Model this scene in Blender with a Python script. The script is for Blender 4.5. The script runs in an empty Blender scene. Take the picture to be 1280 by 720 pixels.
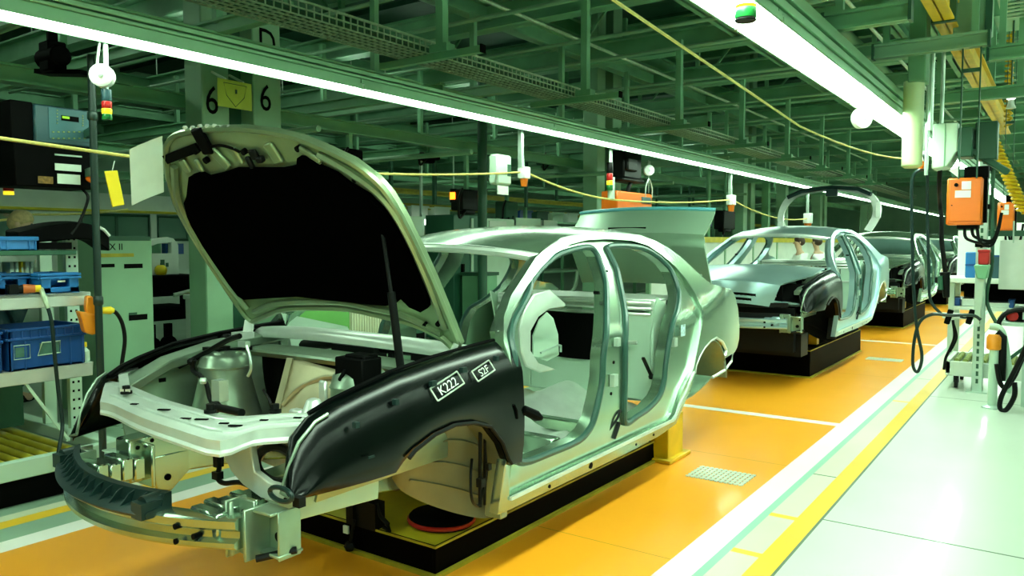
import bpy, bmesh, math, random
from mathutils import Vector, Matrix
from mathutils.geometry import delaunay_2d_cdt

random.seed(7)
SC = bpy.context.scene
COL = SC.collection

# ------------------------------------------------------------------ camera
FPX = 977.0
CAM_H = 1.6
PITCH = math.atan(57 / FPX)
YAW = math.atan(690 * math.cos(PITCH) / FPX)
FW = Vector((-math.sin(YAW) * math.cos(PITCH), math.cos(YAW) * math.cos(PITCH), -math.sin(PITCH)))
RT = Vector((math.cos(YAW), math.sin(YAW), 0))
UP = RT.cross(FW)
CP = Vector((0, 0, CAM_H))
cam_d = bpy.data.cameras.new('camera')
cam = bpy.data.objects.new('camera', cam_d)
COL.objects.link(cam)
cam_d.sensor_width = 36.0
cam_d.lens = 36.0 * FPX / 1280.0
cam_d.clip_start = 0.05
cam_d.clip_end = 200
cam.location = CP
cam.rotation_euler = Matrix((RT, UP, -FW)).transposed().to_euler()
SC.camera = cam

# ------------------------------------------------------------------ view, world
SC.view_settings.view_transform = 'Standard'
SC.view_settings.look = 'None'
SC.view_settings.gamma = 1.0
SC.view_settings.exposure = 0.28
SC.view_settings.use_curve_mapping = False
W = bpy.data.worlds.new('hall_air')
W.use_nodes = True
W.node_tree.nodes['Background'].inputs[0].default_value = (0.10, 0.22, 0.13, 1)
W.node_tree.nodes['Background'].inputs[1].default_value = 0.15
SC.world = W
TUBE_POWER = 31.0      # fluorescent strips beside the line
HALL_POWER = 34.0      # hall rows, some added out of sight for roof light
TUBE_COL = (0.71, 1.0, 0.75)


def ray(px, py):
    return FW + RT * ((px - 640) / FPX) + UP * ((360 - py) / FPX)


def at(px, py, x=None, y=None, z=None):
    """the world point seen at a pixel of the photograph on the plane x=, y= or z="""
    d = ray(px, py)
    if x is not None:
        t = x / d.x
    elif y is not None:
        t = y / d.y
    else:
        t = (z - CAM_H) / d.z
    return CP + d * t


# ------------------------------------------------------------------ materials
def mat(name, col, metal=0.0, rough=0.5, vary=0.12, scale=6.0, emit=None, power=0.0, bump=0.0, coat=0.0, spec=None):
    m = bpy.data.materials.new(name)
    m.use_nodes = True
    nt = m.node_tree
    b = nt.nodes['Principled BSDF']
    b.inputs['Metallic'].default_value = metal
    b.inputs['Roughness'].default_value = rough
    if coat:
        b.inputs['Coat Weight'].default_value = coat
        b.inputs['Coat Roughness'].default_value = 0.08
    if spec is not None:
        b.inputs['Specular IOR Level'].default_value = spec
    b.inputs['Base Color'].default_value = (*col, 1)
    if emit:
        b.inputs['Emission Color'].default_value = (*emit, 1)
        b.inputs['Emission Strength'].default_value = power
    elif vary:
        tc = nt.nodes.new('ShaderNodeTexCoord')
        no = nt.nodes.new('ShaderNodeTexNoise')
        no.inputs['Scale'].default_value = scale
        no.inputs['Detail'].default_value = 4
        cr = nt.nodes.new('ShaderNodeValToRGB')
        cr.color_ramp.elements[0].position = 0.3
        cr.color_ramp.elements[1].position = 0.7
        cr.color_ramp.elements[0].color = (*[c * (1 - vary) for c in col], 1)
        cr.color_ramp.elements[1].color = (*[min(1, c * (1 + vary)) for c in col], 1)
        nt.links.new(tc.outputs['Object'], no.inputs['Vector'])
        nt.links.new(no.outputs['Fac'], cr.inputs['Fac'])
        nt.links.new(cr.outputs['Color'], b.inputs['Base Color'])
        if bump:
            bp = nt.nodes.new('ShaderNodeBump')
            bp.inputs['Strength'].default_value = bump
            bp.inputs['Distance'].default_value = 0.02
            nt.links.new(no.outputs['Fac'], bp.inputs['Height'])
            nt.links.new(bp.outputs['Normal'], b.inputs['Normal'])
    return m


M = {}
M['steel'] = mat('bare_body_steel', (0.36, 0.49, 0.38), 0.92, 0.21, 0.08, 3.0)
M['roof_steel'] = mat('roof_steel', (0.31, 0.45, 0.33), 0.80, 0.17, 0.06, 2.0)
M['lid_steel'] = mat('boot_lid_steel', (0.30, 0.44, 0.32), 0.55, 0.38, 0.06, 2.0)
M['steel_b'] = mat('silver_blue_body', (0.36, 0.52, 0.54), 0.75, 0.28, 0.08, 3.0)
M['steel_in'] = mat('inner_body_steel', (0.30, 0.40, 0.30), 0.75, 0.34, 0.16, 5.0, bump=0.15)
M['hood_in'] = mat('hood_inner_steel', (0.30, 0.40, 0.24), 0.70, 0.32, 0.14, 5.0, bump=0.1)
M['white_steel'] = mat('pale_primed_steel', (0.68, 0.74, 0.68), 0.45, 0.33, 0.08, 8.0)
M['tan_steel'] = mat('floor_tinted_steel', (0.42, 0.38, 0.24), 0.65, 0.38, 0.25, 4.0)  # tan paints in the orange floor's reflection on bare metal
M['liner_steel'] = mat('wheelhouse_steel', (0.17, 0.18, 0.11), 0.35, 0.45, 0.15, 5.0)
M['black_plastic'] = mat('black_fender_plastic', (0.0006, 0.0016, 0.0014), 0.0, 0.23, 0.2, 5.0, spec=0.30)
M['black'] = mat('black_matte', (0.0009, 0.0011, 0.0010), 0.0, 0.65, 0.2, 9.0, spec=0.06)
M['liner'] = mat('black_felt', (0.0003, 0.0003, 0.0003), 0.0, 0.95, 0.2, 30.0, spec=0.01)
M['rubber'] = mat('black_rubber', (0.0018, 0.0026, 0.0022), 0.0, 0.5, 0.2, 9.0, spec=0.18)
M['foam'] = mat('dark_green_plastic', (0.007, 0.022, 0.020), 0.0, 0.36, 0.2, 9.0, spec=0.35)
M['seal'] = mat('door_seal_rubber', (0.022, 0.075, 0.058), 0.0, 0.35, 0.15, 9.0)
M['skid'] = mat('black_skid_sheet', (0.0006, 0.0006, 0.0006), 0.0, 0.6, 0.3, 5.0, spec=0.03)
M['yellow'] = mat('yellow_paint', (0.74, 0.46, 0.006), 0.0, 0.42, 0.14, 5.0)
M['yellow_y'] = mat('lemon_paint', (0.70, 0.60, 0.03), 0.0, 0.4, 0.12, 5.0)
M['yellow_trim'] = mat('dull_yellow_edge', (0.38, 0.32, 0.02), 0.0, 0.5, 0.2, 9.0)
M['green_steel'] = mat('green_painted_steel', (0.18, 0.42, 0.235), 0.1, 0.45, 0.15, 2.0)
M['pole'] = mat('near_black_green_enamel', (0.010, 0.030, 0.022), 0.1, 0.35, 0.2, 2.0)
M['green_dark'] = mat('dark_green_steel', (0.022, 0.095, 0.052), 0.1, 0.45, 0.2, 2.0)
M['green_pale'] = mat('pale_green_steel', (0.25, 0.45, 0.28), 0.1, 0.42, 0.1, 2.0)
M['rail'] = mat('lamp_rail_aluminium', (0.22, 0.42, 0.24), 0.45, 0.38, 0.08, 2.0)
M['galv'] = mat('galvanised_wire', (0.46, 0.56, 0.40), 0.6, 0.4, 0.15, 20.0)
M['alu'] = mat('aluminium_profile', (0.55, 0.68, 0.60), 0.55, 0.35, 0.08, 8.0)
M['white'] = mat('white_paint', (0.72, 0.80, 0.72), 0.0, 0.4, 0.06, 3.0)
M['mint'] = mat('mint_paint', (0.52, 0.70, 0.56), 0.0, 0.45, 0.06, 2.0)
M['paper'] = mat('paper', (0.62, 0.74, 0.64), 0.0, 0.7, 0.05, 12.0)
M['blue'] = mat('blue_plastic', (0.006, 0.065, 0.26), 0.0, 0.38, 0.12, 5.0)
M['blue_l'] = mat('light_blue_plastic', (0.015, 0.16, 0.45), 0.0, 0.38, 0.12, 5.0)
M['navy'] = mat('blue_grey_enamel', (0.030, 0.085, 0.105), 0.0, 0.35, 0.1, 5.0)
M['orange'] = mat('orange_enamel', (0.85, 0.17, 0.008), 0.0, 0.35, 0.06, 4.0)
M['amber'] = mat('orange_plastic', (0.80, 0.26, 0.01), 0.0, 0.4, 0.1, 6.0)
M['tag_yellow'] = mat('yellow_card', (0.85, 0.62, 0.01), 0.0, 0.5, 0.05, 6.0)
M['sign_yellow'] = mat('lime_sign', (0.50, 0.58, 0.07), 0.0, 0.5, 0.05, 6.0)
M['rope'] = mat('yellow_rope', (0.62, 0.56, 0.16), 0.0, 0.6, 0.15, 40.0)
M['red'] = mat('red_plastic', (0.50, 0.012, 0.010), 0.0, 0.35, 0.1, 6.0)
M['green_l'] = mat('green_plastic', (0.01, 0.16, 0.03), 0.0, 0.25, 0.1, 6.0)
M['lime_panel'] = mat('green_panel', (0.13, 0.42, 0.09), 0.0, 0.5, 0.06, 3.0)
M['screen'] = mat('led_readout', (0.05, 0.1, 0.0), 0, 0.3, 0, emit=(0.35, 0.85, 0.02), power=0.8)
M['beacon'] = mat('lit_beacon', (0.8, 0.2, 0.0), 0, 0.3, 0, emit=(1.0, 0.16, 0.008), power=4.5)
M['amber_lit'] = mat('lit_yellow_lens', (0.8, 0.6, 0.0), 0, 0.3, 0, emit=(0.9, 0.75, 0.03), power=0.9)
M['tube'] = mat('fluorescent_tube', (0.9, 1, 0.92), 0, 0.4, 0, emit=TUBE_COL, power=TUBE_POWER)
M['tube_far'] = mat('dimmer_fluorescent_tube', (0.9, 1, 0.92), 0, 0.4, 0, emit=TUBE_COL, power=TUBE_POWER * 0.5)  # same strip light at half power for the far side
M['tube_fill'] = mat('fill_fluorescent', (0.9, 1, 0.92), 0, 0.4, 0, emit=TUBE_COL, power=HALL_POWER * 0.45)  # fill light for the unseen rows added above the cabinets
M['tube_hall'] = mat('hall_fluorescent', (0.9, 1, 0.92), 0, 0.4, 0, emit=TUBE_COL, power=HALL_POWER)
M['skin'] = mat('skin', (0.62, 0.40, 0.26), 0, 0.5, 0.06, 8.0)
M['hair_dark'] = mat('brown_hair', (0.05, 0.028, 0.015), 0, 0.6, 0.2, 30.0)
M['hair'] = mat('fair_hair', (0.60, 0.45, 0.22), 0, 0.6, 0.2, 30.0)
M['glass'] = mat('window_glass', (0.10, 0.22, 0.16), 0.0, 0.08, 0.05, 2.0)

M['white_glow'] = mat('white_enamel', (0.88, 0.95, 0.90), 0.0, 0.35, 0.03, 6.0)
M['green_l2'] = mat('grey_green_card', (0.06, 0.17, 0.13), 0, .5, .2, 20)
M['navy_l'] = mat('grey_blue_panel', (0.045, 0.14, 0.165), 0, .35, .08, 6)
M['lime_key'] = mat('olive_keys', (0.25, 0.33, 0.10), 0, .4, .1, 6)
M['amber_dim'] = mat('dim_amber_keys', (0.20, 0.11, 0.02), 0, .4, .5, 60)
M['yellow_roller'] = mat('yellow_roller_sleeve', (0.50, 0.42, 0.03), 0.0, 0.35, 0.15, 9)
M['amber_red'] = mat('burnt_orange_grip', (0.55, 0.13, 0.02), 0.0, 0.4, 0.15, 9)
M['edge_teal'] = mat('teal_edge_guard', (0.10, 0.36, 0.42), 0.0, 0.4, 0.1, 6.0)
M['sticker'] = mat('blue_printed_sticker', (0.45, 0.62, 0.66), 0.0, 0.5, 0.5, 60.0)
M['cream'] = mat('cream_slats', (0.60, 0.64, 0.44), 0.0, 0.5, 0.05, 9)
M['cab_green'] = mat('dark_cabinet_green', (0.035, 0.145, 0.085), 0.1, 0.4, 0.08, 2)
M['pale_cab'] = mat('pale_machine_enamel', (0.58, 0.76, 0.62), 0.0, 0.4, 0.05, 4)
M['cream_green'] = mat('cream_green_plastic', (0.52, 0.66, 0.36), 0.0, 0.45, 0.06, 5)
M['paper_w'] = mat('white_card', (0.80, 0.84, 0.78), 0.0, 0.5, 0.03, 9)
M['lamp_soft'] = mat('soft_lamp', (0.9, 1, 0.9), 0, 0.4, 0, emit=(0.9, 1.0, 0.88), power=2.5)
M['amber_red2'] = mat('orange_lens', (0.85, 0.20, 0.01), 0.0, 0.3, 0.05, 9)
M['olive'] = mat('olive_roller', (0.22, 0.26, 0.05), 0.0, 0.45, 0.2, 9)

# ------------------------------------------------------------------ mesh builder
class MB:
    def __init__(s):
        s.v, s.f, s.mi = [], [], []

    def add(s, vs, fs, mi=0):
        o = len(s.v)
        s.v += [Vector(p) for p in vs]
        s.f += [tuple(i + o for i in f) for f in fs]
        s.mi += [mi] * len(fs)
        return s

    def box(s, c, size, rot=None, mi=0):
        c = Vector(c)
        h = [d / 2 for d in size]
        vs = [Vector((x * h[0], y * h[1], z * h[2])) for x in (-1, 1) for y in (-1, 1) for z in (-1, 1)]
        if rot is not None:
            vs = [rot @ p for p in vs]
        return s.add([p + c for p in vs], [(0, 1, 3, 2), (4, 6, 7, 5), (0, 4, 5, 1), (2, 3, 7, 6), (0, 2, 6, 4), (1, 5, 7, 3)], mi)

    def span(s, a, b, mi=0):
        a, b = Vector(a), Vector(b)
        return s.box((a + b) / 2, [abs(q) for q in (b - a)], None, mi)

    def bar(s, p0, p1, w, h=None, up=(0, 0, 1), mi=0):
        """rectangular bar between two points"""
        p0, p1 = Vector(p0), Vector(p1)
        h = h or w
        d = (p1 - p0)
        L = d.length
        d.normalize()
        u = Vector(up)
        if abs(d.dot(u)) > 0.98:
            u = Vector((1, 0, 0))
        sx = d.cross(u).normalized()
        uu = sx.cross(d)
        vs = []
        for p in (p0, p1):
            for a, b in ((-1, -1), (1, -1), (1, 1), (-1, 1)):
                vs.append(p + sx * (a * w / 2) + uu * (b * h / 2))
        return s.add(vs, [(0, 3, 2, 1), (4, 5, 6, 7), (0, 1, 5, 4), (1, 2, 6, 5), (2, 3, 7, 6), (3, 0, 4, 7)], mi)

    def tube(s, pts, r, n=8, closed=False, caps=True, mi=0):
        pts = [Vector(p) for p in pts]
        N = len(pts)
        rs = r if isinstance(r, (list, tuple)) else [r] * N
        rings = []
        prev = None
        for i, p in enumerate(pts):
            if closed:
                d = pts[(i + 1) % N] - pts[i - 1]
            else:
                d = pts[min(i + 1, N - 1)] - pts[max(i - 1, 0)]
            if d.length < 1e-9:
                d = Vector((0, 0, 1))
            d.normalize()
            if prev is None:
                u = Vector((0, 0, 1)) if abs(d.z) < 0.9 else Vector((1, 0, 0))
                u = (u - d * u.dot(d)).normalized()
            else:
                u = prev - d * prev.dot(d)
                u = u.normalized() if u.length > 1e-6 else d.orthogonal().normalized()
            prev = u
            w = d.cross(u)
            rings.append([p + (u * math.cos(2 * math.pi * k / n) + w * math.sin(2 * math.pi * k / n)) * rs[i] for k in range(n)])
        vs = [q for ring in rings for q in ring]
        fs = []
        M_ = N if closed else N - 1
        for i in range(M_):
            j = (i + 1) % N
            for k in range(n):
                k2 = (k + 1) % n
                fs.append((i * n + k, i * n + k2, j * n + k2, j * n + k))
        if caps and not closed:
            fs.append(tuple(reversed(range(n))))
            fs.append(tuple((N - 1) * n + k for k in range(n)))
        return s.add(vs, fs, mi)

    def cyl(s, p0, p1, r, n=16, r2=None, mi=0):
        return s.tube([p0, p1], [r, r if r2 is None else r2], n, mi=mi)

    def lathe(s, c, prof, n=24, axis=(0, 0, 1), mi=0):
        """prof: list of (radius, height along axis)"""
        c = Vector(c)
        a = Vector(axis).normalized()
        u = a.orthogonal().normalized()
        w = a.cross(u)
        vs, fs = [], []
        for r, h in prof:
            for k in range(n):
                t = 2 * math.pi * k / n
                vs.append(c + a * h + (u * math.cos(t) + w * math.sin(t)) * r)
        for i in range(len(prof) - 1):
            for k in range(n):
                k2 = (k + 1) % n
                fs.append((i * n + k, i * n + k2, (i + 1) * n + k2, (i + 1) * n + k))
        fs.append(tuple(reversed(range(n))))
        fs.append(tuple((len(prof) - 1) * n + k for k in range(n)))
        return s.add(vs, fs, mi)

    def ball(s, c, r, n=16, sq=(1, 1, 1), mi=0):
        c = Vector(c)
        m = n // 2
        vs, fs = [], []
        for i in range(1, m):
            ph = math.pi * i / m
            for k in range(n):
                t = 2 * math.pi * k / n
                vs.append(c + Vector((r * sq[0] * math.sin(ph) * math.cos(t), r * sq[1] * math.sin(ph) * math.sin(t), r * sq[2] * math.cos(ph))))
        for i in range(m - 2):
            for k in range(n):
                k2 = (k + 1) % n
                fs.append((i * n + k, (i + 1) * n + k, (i + 1) * n + k2, i * n + k2))
        fs.append(tuple(range(n)))
        fs.append(tuple(reversed([(m - 2) * n + k for k in range(n)])))
        return s.add(vs, fs, mi)

    def prism(s, poly, vec, mi=0):
        """a planar outline (3-D points) given thickness along vec"""
        vec = Vector(vec)
        n = len(poly)
        vs = [Vector(p) for p in poly] + [Vector(p) + vec for p in poly]
        fs = [tuple(reversed(range(n))), tuple(range(n, 2 * n))]
        for i in range(n):
            j = (i + 1) % n
            fs.append((i, j, n + j, n + i))
        return s.add(vs, fs, mi)

    def grid(s, fn, nu, nv, thick=0.0, mi=0):
        """surface fn(u, v) for u, v in 0..1; thick gives it a back"""
        P = [[Vector(fn(i / nu, j / nv)) for j in range(nv + 1)] for i in range(nu + 1)]
        w = nv + 1
        vs = [p for row in P for p in row]
        fs = []
        for i in range(nu):
            for j in range(nv):
                fs.append((i * w + j, (i + 1) * w + j, (i + 1) * w + j + 1, i * w + j + 1))
        if thick:
            nrm = [Vector((0, 0, 0)) for _ in vs]
            for f in fs:
                a, b, c, d = [vs[k] for k in f]
                q = (c - a).cross(d - b)
                for k in f:
                    nrm[k] += q
            o = len(vs)
            vs = vs + [p - (q.normalized() if q.length else q) * thick for p, q in zip(vs, nrm)]
            fs2 = [tuple(reversed([k + o for k in f])) for f in fs]
            rim = [i * w for i in range(nu + 1)] + [nu * w + j for j in range(1, nv + 1)] + \
                  [i * w + nv for i in range(nu - 1, -1, -1)] + [j for j in range(nv - 1, 0, -1)]
            for a, b in zip(rim, rim[1:] + rim[:1]):
                fs2.append((a, a + o, b + o, b))
            fs = fs + fs2
        return s.add(vs, fs, mi)

    def strip(s, secs, closed=False, caps=True, mi=0):
        """loft through equal-length closed cross-sections"""
        n = len(secs[0])
        vs = [p for sec in secs for p in sec]
        fs = []
        N = len(secs)
        for i in range(N if closed else N - 1):
            j = (i + 1) % N
            for k in range(n):
                k2 = (k + 1) % n
                fs.append((i * n + k, i * n + k2, j * n + k2, j * n + k))
        if caps and not closed:
            fs.append(tuple(reversed(range(n))))
            fs.append(tuple((N - 1) * n + k for k in range(n)))
        return s.add(vs, fs, mi)

    def mirror_x(s, xc):
        o = MB()
        o.v = [Vector((2 * xc - p.x, p.y, p.z)) for p in s.v]
        o.f = [tuple(reversed(f)) for f in s.f]
        o.mi = list(s.mi)
        return o


def base_of(o):
    p = Vector((0, 0, 0))
    while o is not None:
        p = p + o.location
        o = o.parent
    return p


XF = None      # optional reshaping of a car body's points (the hatchbacks share the saloon's press parts)


def obj(name, mb, m, parent=None, bevel=0.0, smooth=40, seg=1):
    """ONE mesh object; a top-level one gets its origin at the middle of its base"""
    me = bpy.data.meshes.new(name)
    if XF:
        q_ = MB()
        q_.v, q_.f, q_.mi = [XF(p) for p in mb.v], mb.f, mb.mi
        mb = q_
    if parent is None:
        lo = [min(p[i] for p in mb.v) for i in range(3)]
        hi = [max(p[i] for p in mb.v) for i in range(3)]
        o0 = Vector(((lo[0] + hi[0]) / 2, (lo[1] + hi[1]) / 2, lo[2]))
    else:
        o0 = base_of(parent)
    me.from_pydata([p - o0 for p in mb.v], [], mb.f)
    for mm in (m if isinstance(m, (list, tuple)) else [m]):
        me.materials.append(M[mm] if isinstance(mm, str) else mm)
    if any(mb.mi):
        for p, i in zip(me.polygons, mb.mi):
            p.material_index = i
    bm = bmesh.new()
    bm.from_mesh(me)
    bmesh.ops.remove_doubles(bm, verts=bm.verts, dist=1e-5)
    bmesh.ops.recalc_face_normals(bm, faces=bm.faces)
    bm.to_mesh(me)
    bm.free()
    if smooth:
        for p in me.polygons:
            p.use_smooth = True
        me.set_sharp_from_angle(angle=math.radians(smooth))
    o = bpy.data.objects.new(name, me)
    COL.objects.link(o)
    if parent is None:
        o.location = o0
    else:
        o.parent = parent
    if bevel:
        b = o.modifiers.new('edge', 'BEVEL')
        b.width = bevel
        b.segments = seg
        b.limit_method = 'ANGLE'
        b.angle_limit = math.radians(40)
    return o


def obj_split(name, mb, m, parent, bevel=0.0, smooth=40, seg=1):
    """each loose piece of the builder becomes a part of its own"""
    root = list(range(len(mb.v)))
    def find(i):
        while root[i] != i:
            root[i] = root[root[i]]
            i = root[i]
        return i
    for f in mb.f:
        for k in f[1:]:
            root[find(k)] = find(f[0])
    groups = {}
    for f in mb.f:
        groups.setdefault(find(f[0]), []).append(f)
    out = []
    for fs in groups.values():
        used = sorted({i for f in fs for i in f})
        rm = {o_: k for k, o_ in enumerate(used)}
        q = MB()
        q.add([mb.v[i] for i in used], [tuple(rm[i] for i in f) for f in fs])
        out.append(obj(name, q, m, parent, bevel, smooth, seg))
    return out


ORD = ('first second third fourth fifth sixth seventh eighth ninth tenth eleventh twelfth thirteenth fourteenth fifteenth sixteenth seventeenth eighteenth nineteenth twentieth').split()


def tag(o, label, cat, group=None, kind=None):
    o['label'] = label
    o['category'] = cat
    if group:
        o['group'] = group
    if kind:
        o['kind'] = kind
    return o


def empty(name, loc, label=None, cat=None, group=None):
    o = bpy.data.objects.new(name, None)
    o.empty_display_size = 0.2
    o.location = loc
    COL.objects.link(o)
    if label:
        tag(o, label, cat, group)
    return o


def struct(name, mb, m, parent=None, bevel=0.0, smooth=40):
    o = obj(name, mb, m, parent, bevel, smooth)
    if parent is None:
        o['kind'] = 'structure'
    return o


def copy_tree(o, parent=None, loc=None, label=None, group=None):
    c = o.copy()
    COL.objects.link(c)
    if parent is not None:
        c.parent = parent
    if loc is not None:
        c.location = loc
    if label:
        c['label'] = label
    if group:
        c['group'] = group
    for ch in list(o.children):
        copy_tree(ch, c)
    return c


def text_mb(body, size, place, extrude=0.001):
    """letters as a mesh; place maps (x, y, z) of the lettering to the world"""
    cu = bpy.data.curves.new('lettering', 'FONT')
    cu.body = body
    cu.size = size
    cu.align_x = 'CENTER'
    cu.align_y = 'CENTER'
    cu.extrude = extrude
    cu.resolution_u = 3
    t = bpy.data.objects.new('lettering', cu)
    COL.objects.link(t)
    dg = bpy.context.evaluated_depsgraph_get()
    me = bpy.data.meshes.new_from_object(t.evaluated_get(dg))
    mb = MB()
    mb.add([place(v.co) for v in me.vertices], [tuple(p.vertices) for p in me.polygons])
    bpy.data.objects.remove(t)
    bpy.data.curves.remove(cu)
    bpy.data.meshes.remove(me)
    return mb


def inside(p, poly):
    x, y = p
    r = False
    for (x1, y1), (x2, y2) in zip(poly, poly[1:] + poly[:1]):
        if (y1 > y) != (y2 > y) and x < (x2 - x1) * (y - y1) / (y2 - y1) + x1:
            r = not r
    return r


def sheet(outer, holes, to3d, back, step=0.07):
    """a curved sheet cut from an outline with holes (2-D), placed by to3d(a, b); back(a, b) is its far side"""
    loops = [outer] + holes
    pts, edges = [], []
    for lp in loops:
        o = len(pts)
        pts += [Vector(p) for p in lp]
        edges += [(o + i, o + (i + 1) % len(lp)) for i in range(len(lp))]
    xs_ = [p[0] for p in outer]
    ys_ = [p[1] for p in outer]
    x = min(xs_) + step / 2
    nb = len(pts)
    while x < max(xs_):
        y = min(ys_) + step / 2
        while y < max(ys_):
            if inside((x, y), outer) and not any(inside((x, y), h) for h in holes):
                if min((Vector((x, y)) - q).length for q in pts[:nb]) > step * 0.35:
                    pts.append(Vector((x, y)))
            y += step
        x += step
    V, E_, F_, _, _, _ = delaunay_2d_cdt(pts, edges, [], 0, 1e-6)
    fs = []
    for f in F_:
        cx = sum(V[i].x for i in f) / len(f)
        cy = sum(V[i].y for i in f) / len(f)
        if inside((cx, cy), outer) and not any(inside((cx, cy), h) for h in holes):
            fs.append(tuple(f))
    n = len(V)
    vs = [Vector(to3d(p.x, p.y)) for p in V] + [Vector(back(p.x, p.y)) for p in V]
    cnt = {}
    for f in fs:
        for a, b in zip(f, f[1:] + f[:1]):
            cnt[(a, b)] = cnt.get((a, b), 0) + 1
    out = list(fs) + [tuple(reversed([i + n for i in f])) for f in fs]
    for (a, b) in cnt:
        if (b, a) not in cnt:
            out.append((b, a, a + n, b + n))
    mb = MB()
    used = sorted({i for f in out for i in f})
    remap = {o_: k for k, o_ in enumerate(used)}
    mb.add([vs[i] for i in used], [tuple(remap[i] for i in f) for f in out])
    return mb


def interp(tab, x):
    if x <= tab[0][0]:
        return tab[0][1]
    for (a, va), (b, vb) in zip(tab, tab[1:]):
        if x <= b:
            return va + (vb - va) * (x - a) / (b - a)
    return tab[-1][1]


def smooth_line(pts, n=6, closed=False):
    """Catmull-Rom through points"""
    P = [Vector(p) for p in pts]
    N = len(P)
    out = []
    for i in range(N if closed else N - 1):
        p0 = P[i - 1] if (closed or i > 0) else P[0]
        p1, p2 = P[i], P[(i + 1) % N]
        p3 = P[(i + 2) % N] if (closed or i + 2 < N) else P[-1]
        for k in range(n):
            t = k / n
            out.append(0.5 * ((2 * p1) + (p2 - p0) * t + (2 * p0 - 5 * p1 + 4 * p2 - p3) * t * t + (3 * p1 - p0 - 3 * p2 + p3) * t ** 3))
    if not closed:
        out.append(P[-1])
    return out


def sag(a, b, drop, n=10):
    a, b = Vector(a), Vector(b)
    return [a.lerp(b, k / n) - Vector((0, 0, drop * 4 * (k / n) * (1 - k / n))) for k in range(n + 1)]
# ================================================================== the hall
X0, X1, Y0, Y1, ZC = -26.0, 13.0, -9.0, 48.0, 7.4

def floor_mat(name, col, rough, vary=0.08, scale=1.2, coat=0.12):
    m = mat(name, col, 0.0, rough, vary, scale, coat=coat)
    nt = m.node_tree
    b = nt.nodes['Principled BSDF']
    no = nt.nodes.new('ShaderNodeTexNoise')
    no.inputs['Scale'].default_value = 0.9
    no.inputs['Detail'].default_value = 5
    mr = nt.nodes.new('ShaderNodeMapRange')
    mr.inputs['From Min'].default_value = 0.3
    mr.inputs['From Max'].default_value = 0.7
    mr.inputs['To Min'].default_value = rough * 0.9
    mr.inputs['To Max'].default_value = rough * 1.15
    tc = nt.nodes.new('ShaderNodeTexCoord')
    nt.links.new(tc.outputs['Object'], no.inputs['Vector'])
    nt.links.new(no.outputs['Fac'], mr.inputs['Value'])
    nt.links.new(mr.outputs['Result'], b.inputs['Roughness'])
    return m

F = [floor_mat('mint_epoxy_floor', (0.60, 0.66, 0.57), 0.34, 0.04),
     floor_mat('orange_epoxy_floor', (0.90, 0.34, 0.014), 0.33, 0.05, 0.5),
     floor_mat('white_floor_line', (0.84, 0.80, 0.76), 0.35, 0.04),
     floor_mat('yellow_floor_line', (0.88, 0.52, 0.035), 0.35, 0.05),
     floor_mat('pale_gutter_floor', (0.62, 0.64, 0.47), 0.4, 0.05),
     floor_mat('teal_floor_line', (0.28, 0.50, 0.40), 0.4, 0.05),
     floor_mat('floor_joint', (0.10, 0.15, 0.10), 0.6, 0.05, coat=0),
     floor_mat('green_grey_floor', (0.27, 0.40, 0.29), 0.30, 0.10),
     floor_mat('orange_seam', (0.40, 0.20, 0.01), 0.4, 0.05)]
bands = [(X0, -9.0, 7), (-9.0, -5.02, 7), (-5.02, -4.92, 4), (-4.92, -4.80, 3), (-4.80, -4.59, 7), (-4.59, -4.43, 2),
         (-4.43, -1.57, 1), (-1.57, -1.41, 2), (-1.41, -1.365, 5), (-1.365, -1.215, 4), (-1.215, -1.10, 3),
         (-1.10, -1.085, 6), (-1.085, 2.5, 0), (2.5, X1, 7)]
mb = MB()
def rows(cuts):
    ys = [(Y0, 0)]
    out, y = [], Y0
    for a, b, mi in cuts:
        out.append((y, a, None))
        out.append((a, b, mi))
        y = b
    out.append((y, Y1, None))
    return out
for xa, xb, mi in bands:
    cuts = []
    if mi == 1:
        cuts = [(0.66, 0.78, 2), (3.62, 3.626, 8), (5.65, 5.656, 8), (7.14, 7.26, 2), (10.1, 10.106, 8), (13.64, 13.76, 2), (20.14, 20.26, 2), (26.64, 26.76, 2), (33.1, 33.26, 2)]
    elif mi == 0:
        cuts = [(0.2, 0.212, 6), (4.655, 4.67, 6), (9.1, 9.115, 6), (13.55, 13.57, 6), (18, 18.02, 6)]
    elif mi == 4 and xa > -3:
        cuts = [(3.9, 3.96, 3), (4.55, 4.61, 3), (5.55, 5.57, 6), (8.6, 8.66, 3), (10.2, 10.22, 6), (14, 14.06, 3)]
    for a, b, k in rows(cuts):
        mb.add([(xa, a, 0), (xb, a, 0), (xb, b, 0), (xa, b, 0)], [(0, 1, 2, 3)], mi if k is None else k)
fl = struct('floor', mb, F, smooth=0)
fl['label'] = 'mint epoxy hall floor with an orange lane between white and yellow lines'

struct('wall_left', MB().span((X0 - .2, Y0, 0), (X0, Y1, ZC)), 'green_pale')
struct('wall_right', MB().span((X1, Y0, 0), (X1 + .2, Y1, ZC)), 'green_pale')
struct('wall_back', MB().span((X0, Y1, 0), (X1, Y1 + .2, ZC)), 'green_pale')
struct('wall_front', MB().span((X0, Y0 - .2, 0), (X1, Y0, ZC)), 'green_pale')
mb = MB()
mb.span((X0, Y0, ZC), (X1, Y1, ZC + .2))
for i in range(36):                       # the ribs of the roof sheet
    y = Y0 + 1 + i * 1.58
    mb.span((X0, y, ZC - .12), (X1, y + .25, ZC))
struct('ceiling', mb, 'green_dark')


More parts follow.
